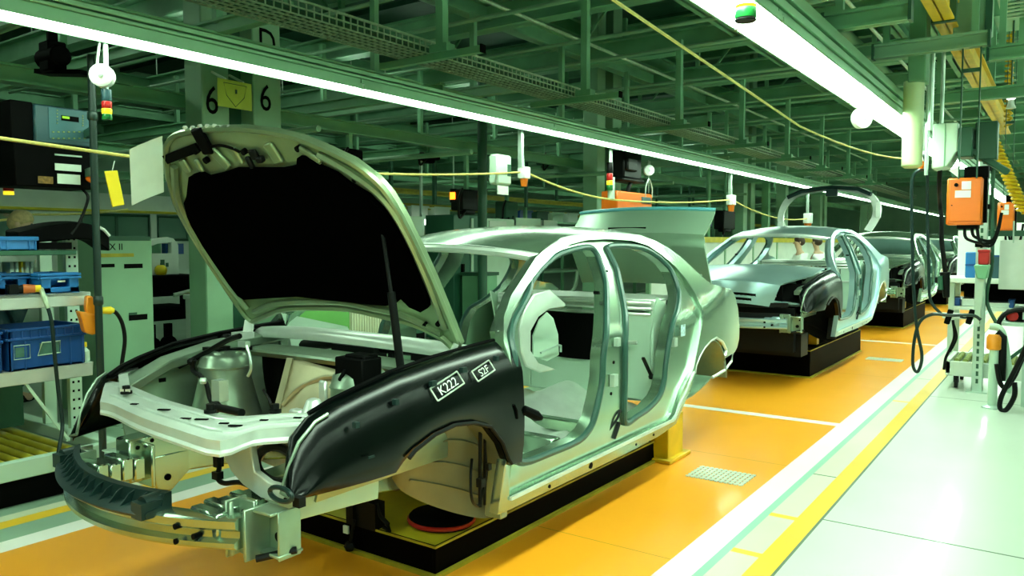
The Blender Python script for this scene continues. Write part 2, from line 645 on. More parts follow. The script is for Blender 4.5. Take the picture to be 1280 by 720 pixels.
def ibeam(mb, a, b, h, w, t=0.03):
    a, b = Vector(a), Vector(b)
    up = Vector((0, 0, 1))
    mb.bar(a + up * (t / 2), b + up * (t / 2), w, t)
    mb.bar(a + up * (h - t / 2), b + up * (h - t / 2), w, t)
    mb.bar(a + up * (h / 2), b + up * (h / 2), t, h)
    return mb

for i, y in enumerate([3.2, 5.9, 8.75, 11.45, 14.1, 16.8, 19.5, 22.2, 24.9, 27.6, 30.3, 33, 36, 39, 42, 45]):
    struct('ceiling_beam', ibeam(MB(), (X0, y, 4.5), (X1, y, 4.5), 0.36, 0.24), 'green_steel')
for x in [-22, -18.5, -15, -11.8, -9.0, -6.6, -4.0, -1.6, 1.2, 4.0, 7.0, 10.0]:
    struct('ceiling_beam', ibeam(MB(), (x, Y0, 4.62), (x, Y1, 4.62), 0.24, 0.18), 'green_steel')
for y in [4.5, 7.4, 10.2, 12.9, 15.6, 18.3, 21, 24, 27, 30, 34, 38]:      # upper tier
    struct('ceiling_beam', ibeam(MB(), (X0, y, 6.0), (X1, y, 6.0), 0.3, 0.2), 'green_steel')
for x in [-20, -13.5, -7.8, -5.2, -2.7, 0.0, 2.6, 5.6]:
    struct('ceiling_beam', ibeam(MB(), (x, Y0, 5.55), (x, Y1, 5.55), 0.3, 0.2), 'green_steel')
PIPES = iter(ORD)
def pipe_label():
    return next(PIPES) + ' green pipe under the roof, counted from the thick lengthwise pipes'


for x in [-10.5, -3.2, 0.6]:
    tag(obj('overhead_pipe', MB().tube([(x, Y0, 5.2), (x, Y1, 5.2)], 0.09, 12), 'green_pale'), pipe_label(), 'pipe', 'pipes under the roof')
for y in [6.9, 9.9, 15.1, 20.3]:
    tag(obj('overhead_pipe', MB().tube([(X0, y, 4.98), (X1, y, 4.98)], 0.06, 10), 'green_pale'), pipe_label(), 'pipe', 'pipes under the roof')
k_ = 0
for y in (6.6, 7.7, 9.6, 10.6, 12.6, 13.3, 15.4, 17.6, 20.6, 23.2):
    k_ += 1
    pb = obj('conduit', MB().tube([(-16, y, 4.40 - .04 * (k_ % 3)), (-1.7 + (k_ % 2) * 1.5, y, 4.40 - .04 * (k_ % 3))], .028, 8), 'green_pale')
    tag(pb, ORD[k_ - 1] + ' thin conduit crossing below the roof beams, counted from the camera', 'pipe', 'conduits below the roof beams')
for i_, x in enumerate((-5.7, -3.6, -2.2, -0.4)):
    pb = obj('conduit', MB().tube([(x, 4, 4.46), (x, 30, 4.46)], .024, 8), 'galv')
    tag(pb, ORD[i_] + ' lengthwise conduit below the roof beams, counted from the crate rack', 'pipe', 'lengthwise conduits below the roof beams')
rnd = random.Random(3)
mb = MB()
n = 0
for y in [8.75, 11.45, 14.1, 16.8, 19.5, 22.2, 24.9]:           # hangers between the two tiers
    for x in [-9.0, -6.6, -4.0, -1.6, 1.2]:
        xx = x + rnd.uniform(-.9, .9)
        h = MB().span((xx - .04, y - .04, 4.86), (xx + .04, y + .04, 6.0))
        h.bar((xx, y, 5.0), (xx + rnd.choice((-1, 1)) * .8, y, 5.9), .04)
        struct('ceiling_beam', h, 'green_steel')

# low gantry over the left aisle: rails, cross rails, hangers
for x, z in [(-6.4, 3.35), (-7.6, 3.0), (-9.3, 3.3), (-11.5, 2.9), (-14, 3.2), (-17, 3.0)]:
    struct('ceiling_beam', ibeam(MB(), (x, 1.0, z), (x, 40, z), .16, .12, .02), 'green_steel')
for k, y in enumerate([2.6, 4.4, 6.4, 8.2, 10.4, 12.6, 15, 17.6, 20.4, 23.4, 27, 31, 35]):
    z = 3.5 if k % 2 else 3.15
    struct('ceiling_beam', ibeam(MB(), (-19, y, z), (-5.4, y, z), .13, .10, .02), 'green_steel' if k % 3 else 'green_pale')
    for x in (-6.4, -9.3, -13.2):
        struct('ceiling_beam', MB().span((x - .035, y - .035, z + .1), (x + .035, y + .035, 4.6)), 'green_steel')
for y in (5.4, 7.9, 11.6, 14.2, 18.5, 24):
    tag(obj('overhead_pipe', MB().tube([(-20, y, 2.75), (-6.2, y, 2.75)], .035, 8), 'green_pale'), pipe_label(), 'pipe', 'pipes under the roof')

# ---------------------------------------------------------------- columns
def column(y, x=-7.0, letters=None):
    mb = MB()
    mb.span((x - .30, y - .48, 0), (x, y - .17, 7.2))
    mb.span((x - .30, y + .12, 0), (x, y + .48, 7.2))
    mb.span((x - .26, y - .2, 0), (x - .22, y + .15, 7.2))
    o = struct('steel_column', mb, 'green_pale', bevel=.012)
    w = struct('web_plate', MB().span((x - .215, y - .165, 0.02), (x - .205, y + .115, 7.1)), 'green_dark', o)
    return o

c6 = column(5.10)
c6['label'] = 'pale green steel column marked 6 and D behind the raised bonnet'
for y in (13.1, 21.1, 29.1, 37.1):
    column(y)
for y in (21.0, 29, 37):
    column(y, 5.5)
def on_x(px, py, x):
    c = at(px, py, x=x)
    return lambda v: Vector((x + v.z, c.y + v.x * .8, c.z + v.y))
for body, px, py, s in (('6', 265, 127, .40), ('6', 332, 124, .40), ('D', 334, 55, .40)):
    struct('lettering', text_mb(body, s, on_x(px, py, -6.994)), 'black', c6)
g = at(293, 118, x=-6.75)
sg = empty('warning_sign', g, 'lime yellow square warning sign hung in front of the pale green column', 'sign')
a, b = at(272, 97, x=-6.75), at(315, 139, x=-6.75)
obj('sign_board', MB().span((-6.76, a.y, b.z), (-6.75, b.y, a.z)), 'sign_yellow', sg)
cy_, cz_ = (a.y + b.y) / 2, (a.z + b.z) / 2
tri = [Vector((-6.745, cy_ + .13 * math.sin(t) * (1.0 if math.cos(t) < .5 else .8), cz_ + .02 - .13 * math.cos(t))) for t in [k * math.pi / 9 for k in range(18)]]
obj('sign_symbol', MB().tube([(-6.745, cy_ - .13, cz_ + .1), (-6.745, cy_ + .13, cz_ + .1), (-6.745, cy_ + .1, cz_ - .02), (-6.745, cy_, cz_ - .12), (-6.745, cy_ - .1, cz_ - .02)], .0032, 6, True).box((-6.745, cy_ + .01, cz_ + .03), (.006, .018, .04)), 'green_dark', sg)
obj_split('hanger', MB().bar((-6.755, cy_ - .1, a.z), (-6.98, cy_ - .1, a.z + .1), .02).bar((-6.755, cy_ + .1, a.z), (-6.98, cy_ + .1, a.z + .1), .02), 'white', sg)

# ---------------------------------------------------------------- strip lights along the line
def strip_row(x, z, ya, yb, L, w, label, group, m='tube', rail_top=0.19):
    first = None
    y = ya
    k = 0
    while y < yb:
        if first is None:
            r = empty('strip_light', (x, y, z), ORD[k] + ' ' + label, 'lamp', group)
            h = MB()
            if m in ('tube_hall', 'tube_fill'):          # bare tubes below a narrow batten, so light also spreads up to the roof
                h.span((x - .05, y, z + .05), (x + .05, y + L - .012, z + .10))
                h.span((x - .06, y + .01, z - .03), (x + .06, y + .04, z + .05)).span((x - .06, y + L - .05, z - .03), (x + .06, y + L - .02, z + .05))
                h.bar((x, y + .4, z + .1), (x, y + .4, 4.6), .015).bar((x, y + L - .4, z + .1), (x, y + L - .4, 4.6), .015)
                obj('batten', h, 'white', r)
                obj('fluorescent_tube', MB().tube([(x, y + .04, z), (x, y + L - .05, z)], .026, 8), m, r)
                first = r
                y += L
                k += 1
                continue
            h.span((x - w / 2, y, z + .012), (x + w / 2, y + L - .012, z + .035))
            h.span((x - w / 2 + .02, y, z + .03), (x + w / 2 - .02, y + L - .012, z + .07))
            h.span((x - w / 2 - .005, y, z - .006), (x - w / 2 + .008, y + L - .012, z + .02))
            h.span((x + w / 2 - .008, y, z - .006), (x + w / 2 + .005, y + L - .012, z + .02))
            obj('housing', h, 'rail', r)
            obj('diffuser', MB().span((x - w / 2 + .008, y + .02, z), (x + w / 2 - .008, y + L - .03, z + .012)), m, r)
            obj('end_clip', MB().span((x - w / 2, y - .012, z - .008), (x + w / 2, y + .012, z + .03)), 'alu', r)
            first = r
        else:
            copy_tree(first, loc=(x, y, z), label=ORD[k] + ' ' + label)
        y += L
        k += 1
    return first

strip_row(-4.485, 2.765, -4.0, 40.0, 2.75, .23, 'strip light from the camera under the rail beyond the car lane', 'strip lights along the far side of the lane', 'tube_far')
strip_row(-1.38, 2.765, -4.0, 34.0, 2.75, .26, 'wide bright strip light from the camera under the rail on the walkway side', 'strip lights along the walkway side of the lane')
for x, w, nm in ((-4.485, .23, 'far'), (-1.38, .26, 'walkway')):
    mb = MB()
    g_ = 1.0 if nm == 'walkway' else .42
    za, zb, zc = 2.835 + .05 * g_, 2.835 + .075 * g_, 2.835 + .145 * g_
    mb.span((x - w / 2, -4, 2.835), (x + w / 2, 40, za))
    mb.span((x - w / 2 + .03, -4, za), (x + w / 2 - .025, 40, zb))
    mb.span((x - w / 2, -4, zb), (x + w / 2, 40, zc))
    o = obj('lamp_rail', mb, 'rail', bevel=.004)
    tag(o, 'green grooved aluminium rail carrying the strip lights on the ' + nm + ' side of the lane', 'rail')
    o2 = MB()
# rows added out of sight to light the roof, plus the walkway rows
strip_row(-9.75, 4.2, 0, 38, 3.2, .3, 'added bare tube lamp from the camera above the cabinet aisle', 'added lamps above the cabinet aisle', 'tube_fill')
strip_row(1.9, 3.6, -6, 38, 3.2, .4, 'bare tube lamp from the camera above the walkway', 'lamps above the walkway', 'tube_hall')
strip_row(4.9, 4.2, -6, 38, 3.2, .4, 'bare tube lamp from the camera beyond the walkway', 'lamps beyond the walkway', 'tube_hall')
strip_row(-15.5, 5.72, 0, 38, 3.2, .3, 'added bare tube lamp from the camera deep in the hall beyond the cabinets', 'added lamps deep in the hall', 'tube_fill')

# ---------------------------------------------------------------- cable tray over the line with its trapeze hangers
tr = empty('cable_tray', (-4.92, 3, 3.3), 'wire mesh cable tray running above the far strip lights', 'cable tray')
def wire_tray(xa, xb, ya, yb, z, parent):
    mb = MB()
    for x, zz in ((xa, z), (xa, z + .055), (xa, z + .11), (xb, z), (xb, z + .055), (xb, z + .11)) + tuple((xa + (xb - xa) * k / 5, z) for k in range(1, 5)):
        mb.bar((x, ya, zz), (x, yb, zz), .011 if zz < z + .1 else .018)
    y = ya
    while y < min(yb, 18):
        mb.bar((xa, y, z), (xb, y, z), .010)
        mb.bar((xa, y, z), (xa, y, z + .11), .010)
        mb.bar((xb, y, z), (xb, y, z + .11), .010)
        y += .075
    obj('wire_basket', mb, 'galv', parent, smooth=0)
wire_tray(-5.10, -4.74, -1, 34, 3.3, tr)
cb = MB()
for k in range(5):
    x = -5.06 + k * .065
    cb.tube([(x + .02 * math.sin(y * 1.7 + k), y, 3.33 + .008 * k) for y in [(-1 + i * .7) for i in range(51)]], .022, 6)
obj_split('cable', cb, 'green_dark', tr)
for i, y in enumerate((.2, 2.8, 5.44, 8.0, 10.7, 13.4, 16.1, 18.8, 21.5, 24.2)):
    h = MB()
    h.span((-5.35, y - .03, 3.232), (-4.15, y + .03, 3.292))
    h.span((-4.64, y - .04, 3.292), (-4.56, y + .04, 4.5))
    h.span((-4.70, y - .06, 3.292), (-4.50, y + .06, 3.36))
    o = empty('tray_hanger', (-4.6, y, 3.235), ORD[i] + ' green trapeze bracket under the wire cable tray, counted from the camera', 'bracket', 'brackets under the cable tray')
    obj('strut', h, 'green_steel', o)
    obj('end_cap', MB().span((-4.15, y - .034, 3.23), (-4.135, y + .034, 3.30)), 'black', o)

# perforated tray near the right strip light
tr2 = empty('cable_tray', (-.2, 6, 3.7), 'slotted sheet cable tray beside the rail of the wide bright strip lights', 'cable tray')
mb = MB()
mb.span((-.55, 3.0, 3.72), (-.53, 9, 3.80)).span((.1, 3.0, 3.72), (.12, 9, 3.80))
for k in range(46):
    mb.span((-.55, 3.0 + k * .13, 3.72), (.12, 3.06 + k * .13, 3.73))
obj('slotted_base', mb, 'green_pale', tr2)
# ================================================================== car bodies
XC = -3.0


def side_x(y, z):
    """outer skin of the right flank: distance across the hall at a point along and up the car"""
    zb = 1.05 + min(max((y - 5.2) * .3, 0), .2)
    x = -2.1
    if z > zb:
        x -= 0.52 * (z - zb)
    if z < .6:
        x -= .10 * (.6 - z)
    x -= 0.06 * max(0, y - 5.3) ** 2
    return x


OUTER = [(2.90, .325), (2.93, .6), (2.95, .9), (2.97, 1.13), (3.05, 1.24), (3.18, 1.335), (3.364, 1.425), (3.55, 1.518), (3.66, 1.556),
         (3.765, 1.585), (3.944, 1.626), (4.087, 1.643), (4.349, 1.660), (4.738, 1.662), (4.963, 1.652), (5.16, 1.612), (5.309, 1.559),
         (5.413, 1.494), (5.50, 1.417), (5.58, 1.345), (5.66, 1.29), (5.84, 1.256), (6.045, 1.227), (6.15, 1.17), (6.26, 1.056), (6.32, .90),
         (6.32, .81), (6.25, .743), (6.17, .715), (5.90, .715), (5.93, .763), (5.82, .838), (5.66, .886), (5.534, .875), (5.403, .836),
         (5.312, .783), (5.25, .729), (5.235, .674), (5.199, .627), (5.128, .546), (4.956, .362), (4.691, .333), (4.192, .320), (3.415, .322), (3.0, .32)]
GAP = [(2.985, .385), (3.6, .388), (4.283, .392), (4.85, .405), (4.92, .44), (4.993, .579), (5.196, .718), (5.290, .90), (5.345, 1.016), (5.375, 1.10),
       (5.375, 1.22), (5.34, 1.34), (5.275, 1.435), (5.16, 1.52), (5.02, 1.58), (4.80, 1.612), (4.5, 1.622), (4.2, 1.616), (3.98, 1.590), (3.75, 1.535),
       (3.55, 1.462), (3.35, 1.372), (3.15, 1.265), (3.02, 1.17), (2.99, 1.0)]
FRONT_HOLE = [(3.442, 1.381), (3.567, 1.44), (3.682, 1.48), (3.807, 1.518), (4.003, 1.548), (4.18, 1.564), (4.245, 1.553), (4.268, 1.511), (4.258, 1.46),
              (4.235, 1.385), (4.193, 1.32), (4.05, 1.17), (3.942, 1.067), (3.898, .958), (3.891, .836), (3.855, .727), (3.801, .623), (3.739, .567),
              (3.635, .531), (3.373, .527), (3.12, .533), (3.045, .60), (3.035, .8), (3.04, 1.0), (3.045, 1.06), (3.06, 1.11), (3.09, 1.155),
              (3.14, 1.201), (3.20, 1.235), (3.27, 1.27), (3.374, 1.33)]
REAR_HOLE = [(4.455, 1.559), (4.642, 1.568), (4.93, 1.553), (5.10, 1.504), (5.195, 1.446), (5.23, 1.388), (5.219, 1.304), (5.175, 1.223), (5.029, 1.129),
             (4.891, 1.07), (4.817, .981), (4.781, .879), (4.758, .792), (4.747, .714), (4.711, .65), (4.65, .602), (4.52, .556), (4.372, .535),
             (4.21, .520), (4.185, .673), (4.191, .793), (4.19, .986), (4.246, 1.099), (4.317, 1.179), (4.42, 1.363), (4.448, 1.432), (4.442, 1.52)]
ZTOP = [(1.77, .70), (1.80, .80), (1.84, .89), (1.90, .955), (2.0, 1.0), (2.1, 1.03), (2.29, 1.075), (2.55, 1.105), (2.84, 1.125), (3.06, 1.135)]
ZBOT = [(1.77, .685), (2.20, .70), (2.24, .735), (2.285, .764), (2.407, .804), (2.536, .819), (2.673, .803), (2.79, .762), (2.882, .669), (2.929, .583), (2.96, .55), (3.06, .545)]


def fender_mesh():
    ys = [1.77, 1.785, 1.80, 1.82, 1.84, 1.87, 1.90, 1.95, 2.0, 2.05, 2.1, 2.16, 2.2, 2.22, 2.24, 2.26, 2.285, 2.32, 2.36, 2.407, 2.47, 2.536, 2.6, 2.673, 2.73, 2.79, 2.84, 2.882, 2.91, 2.929, 2.945, 2.96, 3.0, 3.06]
    def sec(y, off):
        x0 = -2.095 - off - .11 * max(0, (2.35 - y) / .58) ** 2
        zt, zb = interp(ZTOP, y), interp(ZBOT, y)
        h = zt - zb
        r = min(.15, h * .8)
        pts = [(x0 - .04, zb), (x0 - .004, zb)]
        for k in range(5):
            f = (k + 1) / 5
            pts.append((x0 + .012 * math.sin(math.pi * f), zb + (h - r) * f))
        g = r / .15
        for dx, dz in ((.010, .035), (.024, .072), (.044, .106), (.066, .130), (.088, .146), (.104, .150)):
            pts.append((x0 - dx * g, zt - r + dz * g))
        pts.append((x0 - .104 * g - .014, zt - .004))
        pts.append((x0 - .104 * g - .018, zt - .030))
        return [Vector((px, y, pz)) for px, pz in pts]
    mb = MB()
    secs = [sec(y, 0) for y in ys]
    n, w = len(secs), len(secs[0])
    def fn(u, v):
        return secs[round(u * (n - 1))][round(v * (w - 1))]
    mb.grid(fn, n - 1, w - 1, thick=.006)
    return mb


def beam_y(x):
    return 1.50 + .17 * ((x - XC) / .62) ** 2


HO, HD, HN = Vector((0, 2.76, 1.13)), Vector((0, -.53, .848)), Vector((0, -.848, -.53))
def hood_pt(u, s, off=0.0):
    """point of the raised bonnet: u across, s up from the hinges, off towards the engine bay"""
    crown = .045 * (1 - min(1, (u / .80) ** 2)) + .02 * math.sin(math.pi * min(1, max(0, s)))
    return Vector((XC + u, 0, 0)) + HO + HD * s + HN * (off - crown * .6)


HOOD_OUT = [(-.754, .03), (-.785, .12), (-.815, .308), (-.838, .518), (-.835, .67), (-.81, .80), (-.735, .96), (-.637, 1.085), (-.56, 1.14), (-.44, 1.163),
            (-.213, 1.160), (.009, 1.140), (.204, 1.105), (.34, 1.068), (.456, 1.017), (.603, .94), (.693, .854), (.73, .779), (.748, .683), (.76, .526),
            (.768, .362), (.770, .168), (.770, .0), (.732, -.03), (.688, .021), (.588, .068), (.477, .097), (.293, .120), (.097, .143), (-.128, .138),
            (-.287, .129), (-.466, .107), (-.689, .037)]
LINER_OUT = [(-.52, .945), (-.64, .84), (-.70, .80), (-.735, .72), (-.745, .669), (-.748, .544), (-.742, .426), (-.725, .29), (-.70, .215), (-.66, .195), (-.527, .209),
             (-.237, .215), (.07, .215), (.398, .200), (.47, .215), (.515, .243), (.545, .20), (.613, .180), (.68, .215), (.700, .26), (.705, .318), (.702, .456), (.694, .598),
             (.665, .716), (.635, .755), (.615, .79), (.532, .844), (.48, .896), (.40, .935), (.36, .975), (.30, .985), (.27, .945), (.145, .935), (-.02, .945), (-.17, .955),
             (-.296, .938), (-.40, .93), (-.44, .955)]


def front_end(R_, steel):
    """what stands open to view below a raised bonnet"""
    # ---- radiator support
    back = [at(*p, z=.93) for p in ((133, 475), (160, 481), (200, 497), (245, 510), (290, 520), (345, 517), (380, 516), (408, 518))]
    front = [at(*p, z=.915) for p in ((125, 502), (142, 506), (175, 521), (225, 538), (275, 551), (318, 538), (362, 534), (402, 529))]
    back, front = smooth_line(back, 3), smooth_line(front, 3)
    secs = []
    for p, q in zip(back, front):
        d = (q - p).normalized()
        secs.append([p, p.lerp(q, .5) + Vector((0, 0, .008)), q, q + Vector((0, 0, -.035)), q + d * .022 + Vector((0, 0, -.042)), q + d * .02 + Vector((0, 0, -.052)),
                     q - d * .01 + Vector((0, 0, -.047)), q - d * .012 + Vector((0, 0, -.015)), p + Vector((0, 0, -.018))])
    rs = obj('radiator_support', MB().strip(secs), 'white_steel', R_, smooth=40)
    bd = MB()
    for f in (.30, .72):
        bd.tube([p.lerp(q, f) + Vector((0, 0, .007)) for p, q in zip(back[2:-2], front[2:-2])], .008, 6)
    obj('stiffening_bead', bd, 'white_steel', rs)
    hl = MB()
    for px, py, w in ((232, 523, .04), (252, 524, .05), (280, 529, .035), (294, 532, .05), (168, 505, .03), (205, 512, .05), (330, 525, .03), (372, 522, .03)):
        p = at(px, py, z=.9335)
        hl.box(p, (w, .014, .004), Matrix.Rotation(.5, 3, 'Z'))
    obj_split('slot', hl, 'black', rs)
    bf = MB()
    for px, py in ((142, 473), (158, 492), (263, 516), (344, 516)):
        p = at(px, py, z=.94)
        bf.cyl(p, p + Vector((0, 0, .035)), .016, 12).cyl(p, p + Vector((0, 0, .012)), .024, 12)
    obj_split('rubber_buffer', bf, 'rubber', rs)
    up = MB()
    for px, py in ((140, 470), (168, 462)):
        p = at(px, py, z=.95)
    up.prism([at(*p, z=.95) for p in ((148, 470), (166, 462), (175, 458), (172, 463), (160, 470), (163, 490), (150, 490))], (0, 0, .012))
    obj('support_corner', up, 'white_steel', rs)
    # centre post and lamp carriers below the support
    def plate(name, pix, y, t, m, par=R_):
        return obj(name, MB().prism([at(*p, y=y) for p in pix], (0, t, 0)), m, par, bevel=.004)
    plate('support_post', ((270, 552), (292, 549), (312, 541), (314, 568), (318, 590), (335, 603), (368, 612), (372, 628), (352, 630), (325, 622), (303, 606), (289, 590), (280, 572)), 1.80, .03, 'white_steel')
    plate('lamp_carrier', ((312, 541), (372, 536), (376, 558), (330, 566), (318, 585)), 1.93, .02, 'tan_steel')
    c = at(347, 581, y=1.86)
    obj('lamp_ring', MB().tube([c + Vector((.098 * math.cos(t), .02 * math.cos(t), .068 * math.sin(t))) for t in [k * math.pi / 12 for k in range(24)]], .017, 8, True), 'rubber', R_)
    ring2 = at(351, 618, y=1.74)
    obj('tow_eye_ring', MB().tube([ring2 + Vector((.060 * math.cos(t), 0, .024 * math.sin(t))) for t in [k * math.pi / 10 for k in range(20)]], .009, 8, True), 'foam', R_)
    wr = MB().tube(smooth_line([at(*p, y=1.82) for p in ((275, 570), (274, 585), (272, 597), (280, 604), (300, 603), (322, 612), (340, 622))]), .010, 8)
    wr.box(at(273, 574, y=1.82), (.028, .03, .06)).box(at(272, 594, y=1.82), (.035, .03, .03))
    wr.box(at(374, 627, y=1.78), (.035, .03, .035))
    obj_split('wiring_loom', wr, 'rubber', R_)
    wr = MB().tube(smooth_line([at(*p, y=2.25) for p in ((243, 450), (241, 462), (250, 470), (258, 480), (262, 497), (268, 508))]), .012, 8)
    wr.tube([at(270, 509, y=2.05), at(302, 516, y=2.02)], .018, 10).ball(at(269, 509, y=2.05), .03, 10)
    wr.tube(smooth_line([at(*p, y=2.3) for p in ((150, 500), (200, 470), (240, 450), (262, 438), (285, 425), (300, 420))]), .014, 6)
    wr.ball(at(283, 424, y=2.6), .035, 10).ball(at(240, 452, y=2.25), .022, 10)
    wr.tube(smooth_line([at(*p, y=2.05) for p in ((329, 487), (337, 500), (341, 512))]), .005, 5)
    obj_split('engine_bay_hose', wr, 'rubber', R_)
    mg = MB().tube(smooth_line([at(*p, y=2.35) for p in ((308, 432), (312, 445), (314, 460), (310, 470))]), .008, 6)
    mg.box(at(305, 430, y=2.45), (.06, .03, .03)).ball(at(254, 476, y=2.2), .02, 8).box(at(275, 488, y=2.2), (.06, .05, .10))
    obj_split('brake_pipe', mg, 'alu', R_)


def build_car(steel, label, open_hood, group=None):
    loc = Vector((XC, 3.9, .3))
    R_ = empty('car', XF(loc) if XF else loc, label, 'car', group)
    # ---- flanks, both sides
    skin = sheet(OUTER, [GAP], lambda y, z: (side_x(y, z), y, z), lambda y, z: (side_x(y, z) - .05, y, z), .08)
    frame = sheet(GAP, [FRONT_HOLE, REAR_HOLE], lambda y, z: (side_x(y, z) - .028, y, z), lambda y, z: (side_x(y, z) - .10, y, z), .08)
    for side in (0, 1):
        mk = (lambda q: q.mirror_x(XC)) if side else (lambda q: q)
        sp = obj('side_panel', mk(skin), steel, R_, smooth=35)
        fr = obj('door_frame', mk(frame), steel, R_, smooth=35)
        for hole in (FRONT_HOLE, REAR_HOLE):
            lp = smooth_line([(side_x(y, z) - .022, y, z) for y, z in hole], 3, True)
            cen = sum(lp, Vector()) / len(lp)
            lp = [p + (p - cen).normalized() * .012 for p in lp]
            obj('door_seal', mk(MB().tube(lp, .019, 8, True)), 'seal', fr)
        sill = MB().bar((side_x(3, .37) + .006, 2.99, .378), (side_x(4.9, .38) + .006, 4.90, .402), .014, .016)
        sill.bar((side_x(4.9, .4) + .006, 4.90, .402), (side_x(5.2, .7) + .004, 5.2, .69), .014, .014)
        obj('sill_highlight', mk(sill), 'white_steel', sp)  # pale bars draw in the highlight along the sill step
        hol = MB()
        for y, z, r in ((3.35, .345, .010), (3.78, .352, .018), (4.35, .35, .008), (4.6, .36, .008)):
            hol.cyl((side_x(y, z) - .01, y, z), (side_x(y, z) + .003, y, z), r, 12)
        for y, z in ((4.1, 1.30), (4.32, 1.42), (4.05, .9), (4.02, .72)):
            hol.cyl((side_x(y, z) - .06, y, z), (side_x(y, z) - .025, y, z), .010, 10)
        obj_split('panel_hole', mk(hol), 'black', sp)
        # door hinge and latch hardware on the pillars
        hw = MB()
        hw.box((side_x(4.03, .80) - .01, 4.02, .80), (.03, .05, .07)).box((side_x(4.05, 1.02) - .01, 4.06, 1.02), (.025, .04, .05))
        hw.box((side_x(4.9, .9) - .02, 4.90, .93), (.03, .05, .06))
        obj_split('hinge', mk(hw), 'alu', fr)
        wire = MB().tube(smooth_line([(-2.16, 4.0, .47), (-2.12, 4.08, .56), (-2.13, 4.14, .60), (-2.15, 4.22, .55), (-2.2, 4.32, .55)]), .008, 6)
        wire.tube([(-2.14, 4.08, .44), (-2.13, 4.13, .53)], .012, 6)
        obj('wiring', mk(wire), 'rubber', fr)
        # rear wheelhouse
        wh = MB().grid(lambda u, v: (-2.13 - .34 * v, 5.58 + .36 * math.cos(math.pi * u), .54 + .33 * math.sin(math.pi * u)), 18, 4, .01)
        wh.grid(lambda u, v: (-2.47, 5.58 + .36 * v * math.cos(math.pi * u), .54 + .33 * v * math.sin(math.pi * u)), 18, 4, .01)
        obj('rear_wheelhouse', mk(wh), 'steel_in', R_)
        lipm = MB().tube([(side_x(y, z) - .008, y, z) for y, z in [(5.90, .715), (5.93, .763), (5.82, .838), (5.66, .886), (5.534, .875), (5.403, .836), (5.312, .783), (5.25, .729), (5.235, .674)]], .012, 6)
        obj('wheel_arch_lip', mk(lipm), 'white_steel', sp)
        bk = MB().tube([(-2.16, 6.17, .715), (-2.16, 6.14, .645), (-2.14, 5.93, .60), (-2.14, 5.90, .70)], .010, 6, True)
        bk.tube([(-2.14, 5.93, .60), (-2.16, 5.72, .57)], .012, 6)
        obj('bumper_bracket', mk(bk), 'white_steel', R_)
        # front wheelhouse with inner wall, strut tower, apron and upper rail
        arch = [(math.pi * (1.02 - k / 20 * 1.02)) for k in range(21)]
        low = [(490, 598, -2.47), (500, 612, -2.45), (520, 624, -2.42), (545, 634, -2.38), (575, 643, -2.32), (605, 648, -2.25), (632, 644, -2.19)]
        lowp = smooth_line([at(q_[0], q_[1], x=q_[2]) for q_ in low], 4)
        topp = smooth_line([at(q_[0], q_[1], x=q_[2]) for q_ in ((496, 580, -2.40), (512, 556, -2.33), (540, 534, -2.28), (572, 522, -2.24), (604, 526, -2.20), (630, 548, -2.17), (642, 570, -2.15))], 4)
        def liner(u, v):
            p0 = lowp[min(len(lowp) - 1, int(round(u * (len(lowp) - 1))))]
            p1 = topp[min(len(topp) - 1, int(round(u * (len(topp) - 1))))]
            q_ = p0.lerp(p1, v)
            q_.x -= .05 * math.sin(math.pi * v) * u
            return q_
        wf = MB().grid(liner, 24, 12, .008)
        wf.grid(lambda u, v: (-2.13 - .14 * v, 2.58 + .36 * math.cos(math.pi * (.05 + .70 * u)), .50 + .325 * math.sin(math.pi * (.05 + .70 * u))), 20, 4, .008)
        for v in (.25, .5, .75):
            wf.tube([Vector(liner(u / 12, v)) + Vector((.004, 0, 0)) for u in range(3, 12)], .006, 5)
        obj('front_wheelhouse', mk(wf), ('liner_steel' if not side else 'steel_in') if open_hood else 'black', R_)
        tw = MB().lathe((-2.51, 2.40, 0), [(.175, .72), (.165, .76), (.145, .84), (.130, .90), (.126, .965), (.133, .968), (.133, .976), (.126, .98), (.118, 1.02), (.095, 1.045), (.05, 1.052), (.03, 1.05)], 28)
        tw_o = obj('strut_tower', mk(tw), 'steel_in', R_, smooth=50)
        st = MB().lathe((-2.51, 2.40, 0), [(.028, 1.045), (.028, 1.07), (.012, 1.072)], 12).box((-2.47, 2.36, 1.055), (.14, .03, .018)).box((-2.545, 2.47, 1.05), (.03, .12, .02))
        obj('strut_mount', mk(st), 'rubber', tw_o)
        ap = MB().grid(lambda u, v: (-2.25 - .07 * (1 - v) ** 2, 1.98 + .95 * u, .60 + (.36 + .09 * u) * v), 8, 4, .012)
        ap_o = obj('inner_apron', mk(ap), 'steel_in', R_)
        sl = MB()
        for y, z, h in ((2.02, .84, .09), (2.09, .80, .03), (2.2, .9, .02)):
            sl.box((-2.268, y, z), (.012, .035, h))
        obj_split('apron_slot', mk(sl), 'black', ap_o)
        ur = MB().strip([[Vector((x - .07, y, z - .06)), Vector((x + .03, y, z - .06)), Vector((x + .03, y, z)), Vector((x - .07, y, z - .012))] for x, y, z in
                         ((-2.315, 1.96, .93), (-2.285, 2.2, 1.02), (-2.275, 2.5, 1.075), (-2.27, 2.95, 1.10))])
        obj('apron_rail', mk(ur), 'steel_in', R_, bevel=.006)
        rl = MB().strip([[Vector((x - .06, y, z)), Vector((x + .06, y, z)), Vector((x + .06, y, z + h)), Vector((x - .06, y, z + h))] for x, y, z, h in
                         ((-2.50, 1.86, .50, .20), (-2.50, 2.10, .50, .21), (-2.54, 2.5, .47, .17), (-2.56, 3.1, .36, .14))])
        rl_o = obj('front_rail', mk(rl), steel, R_, bevel=.008)
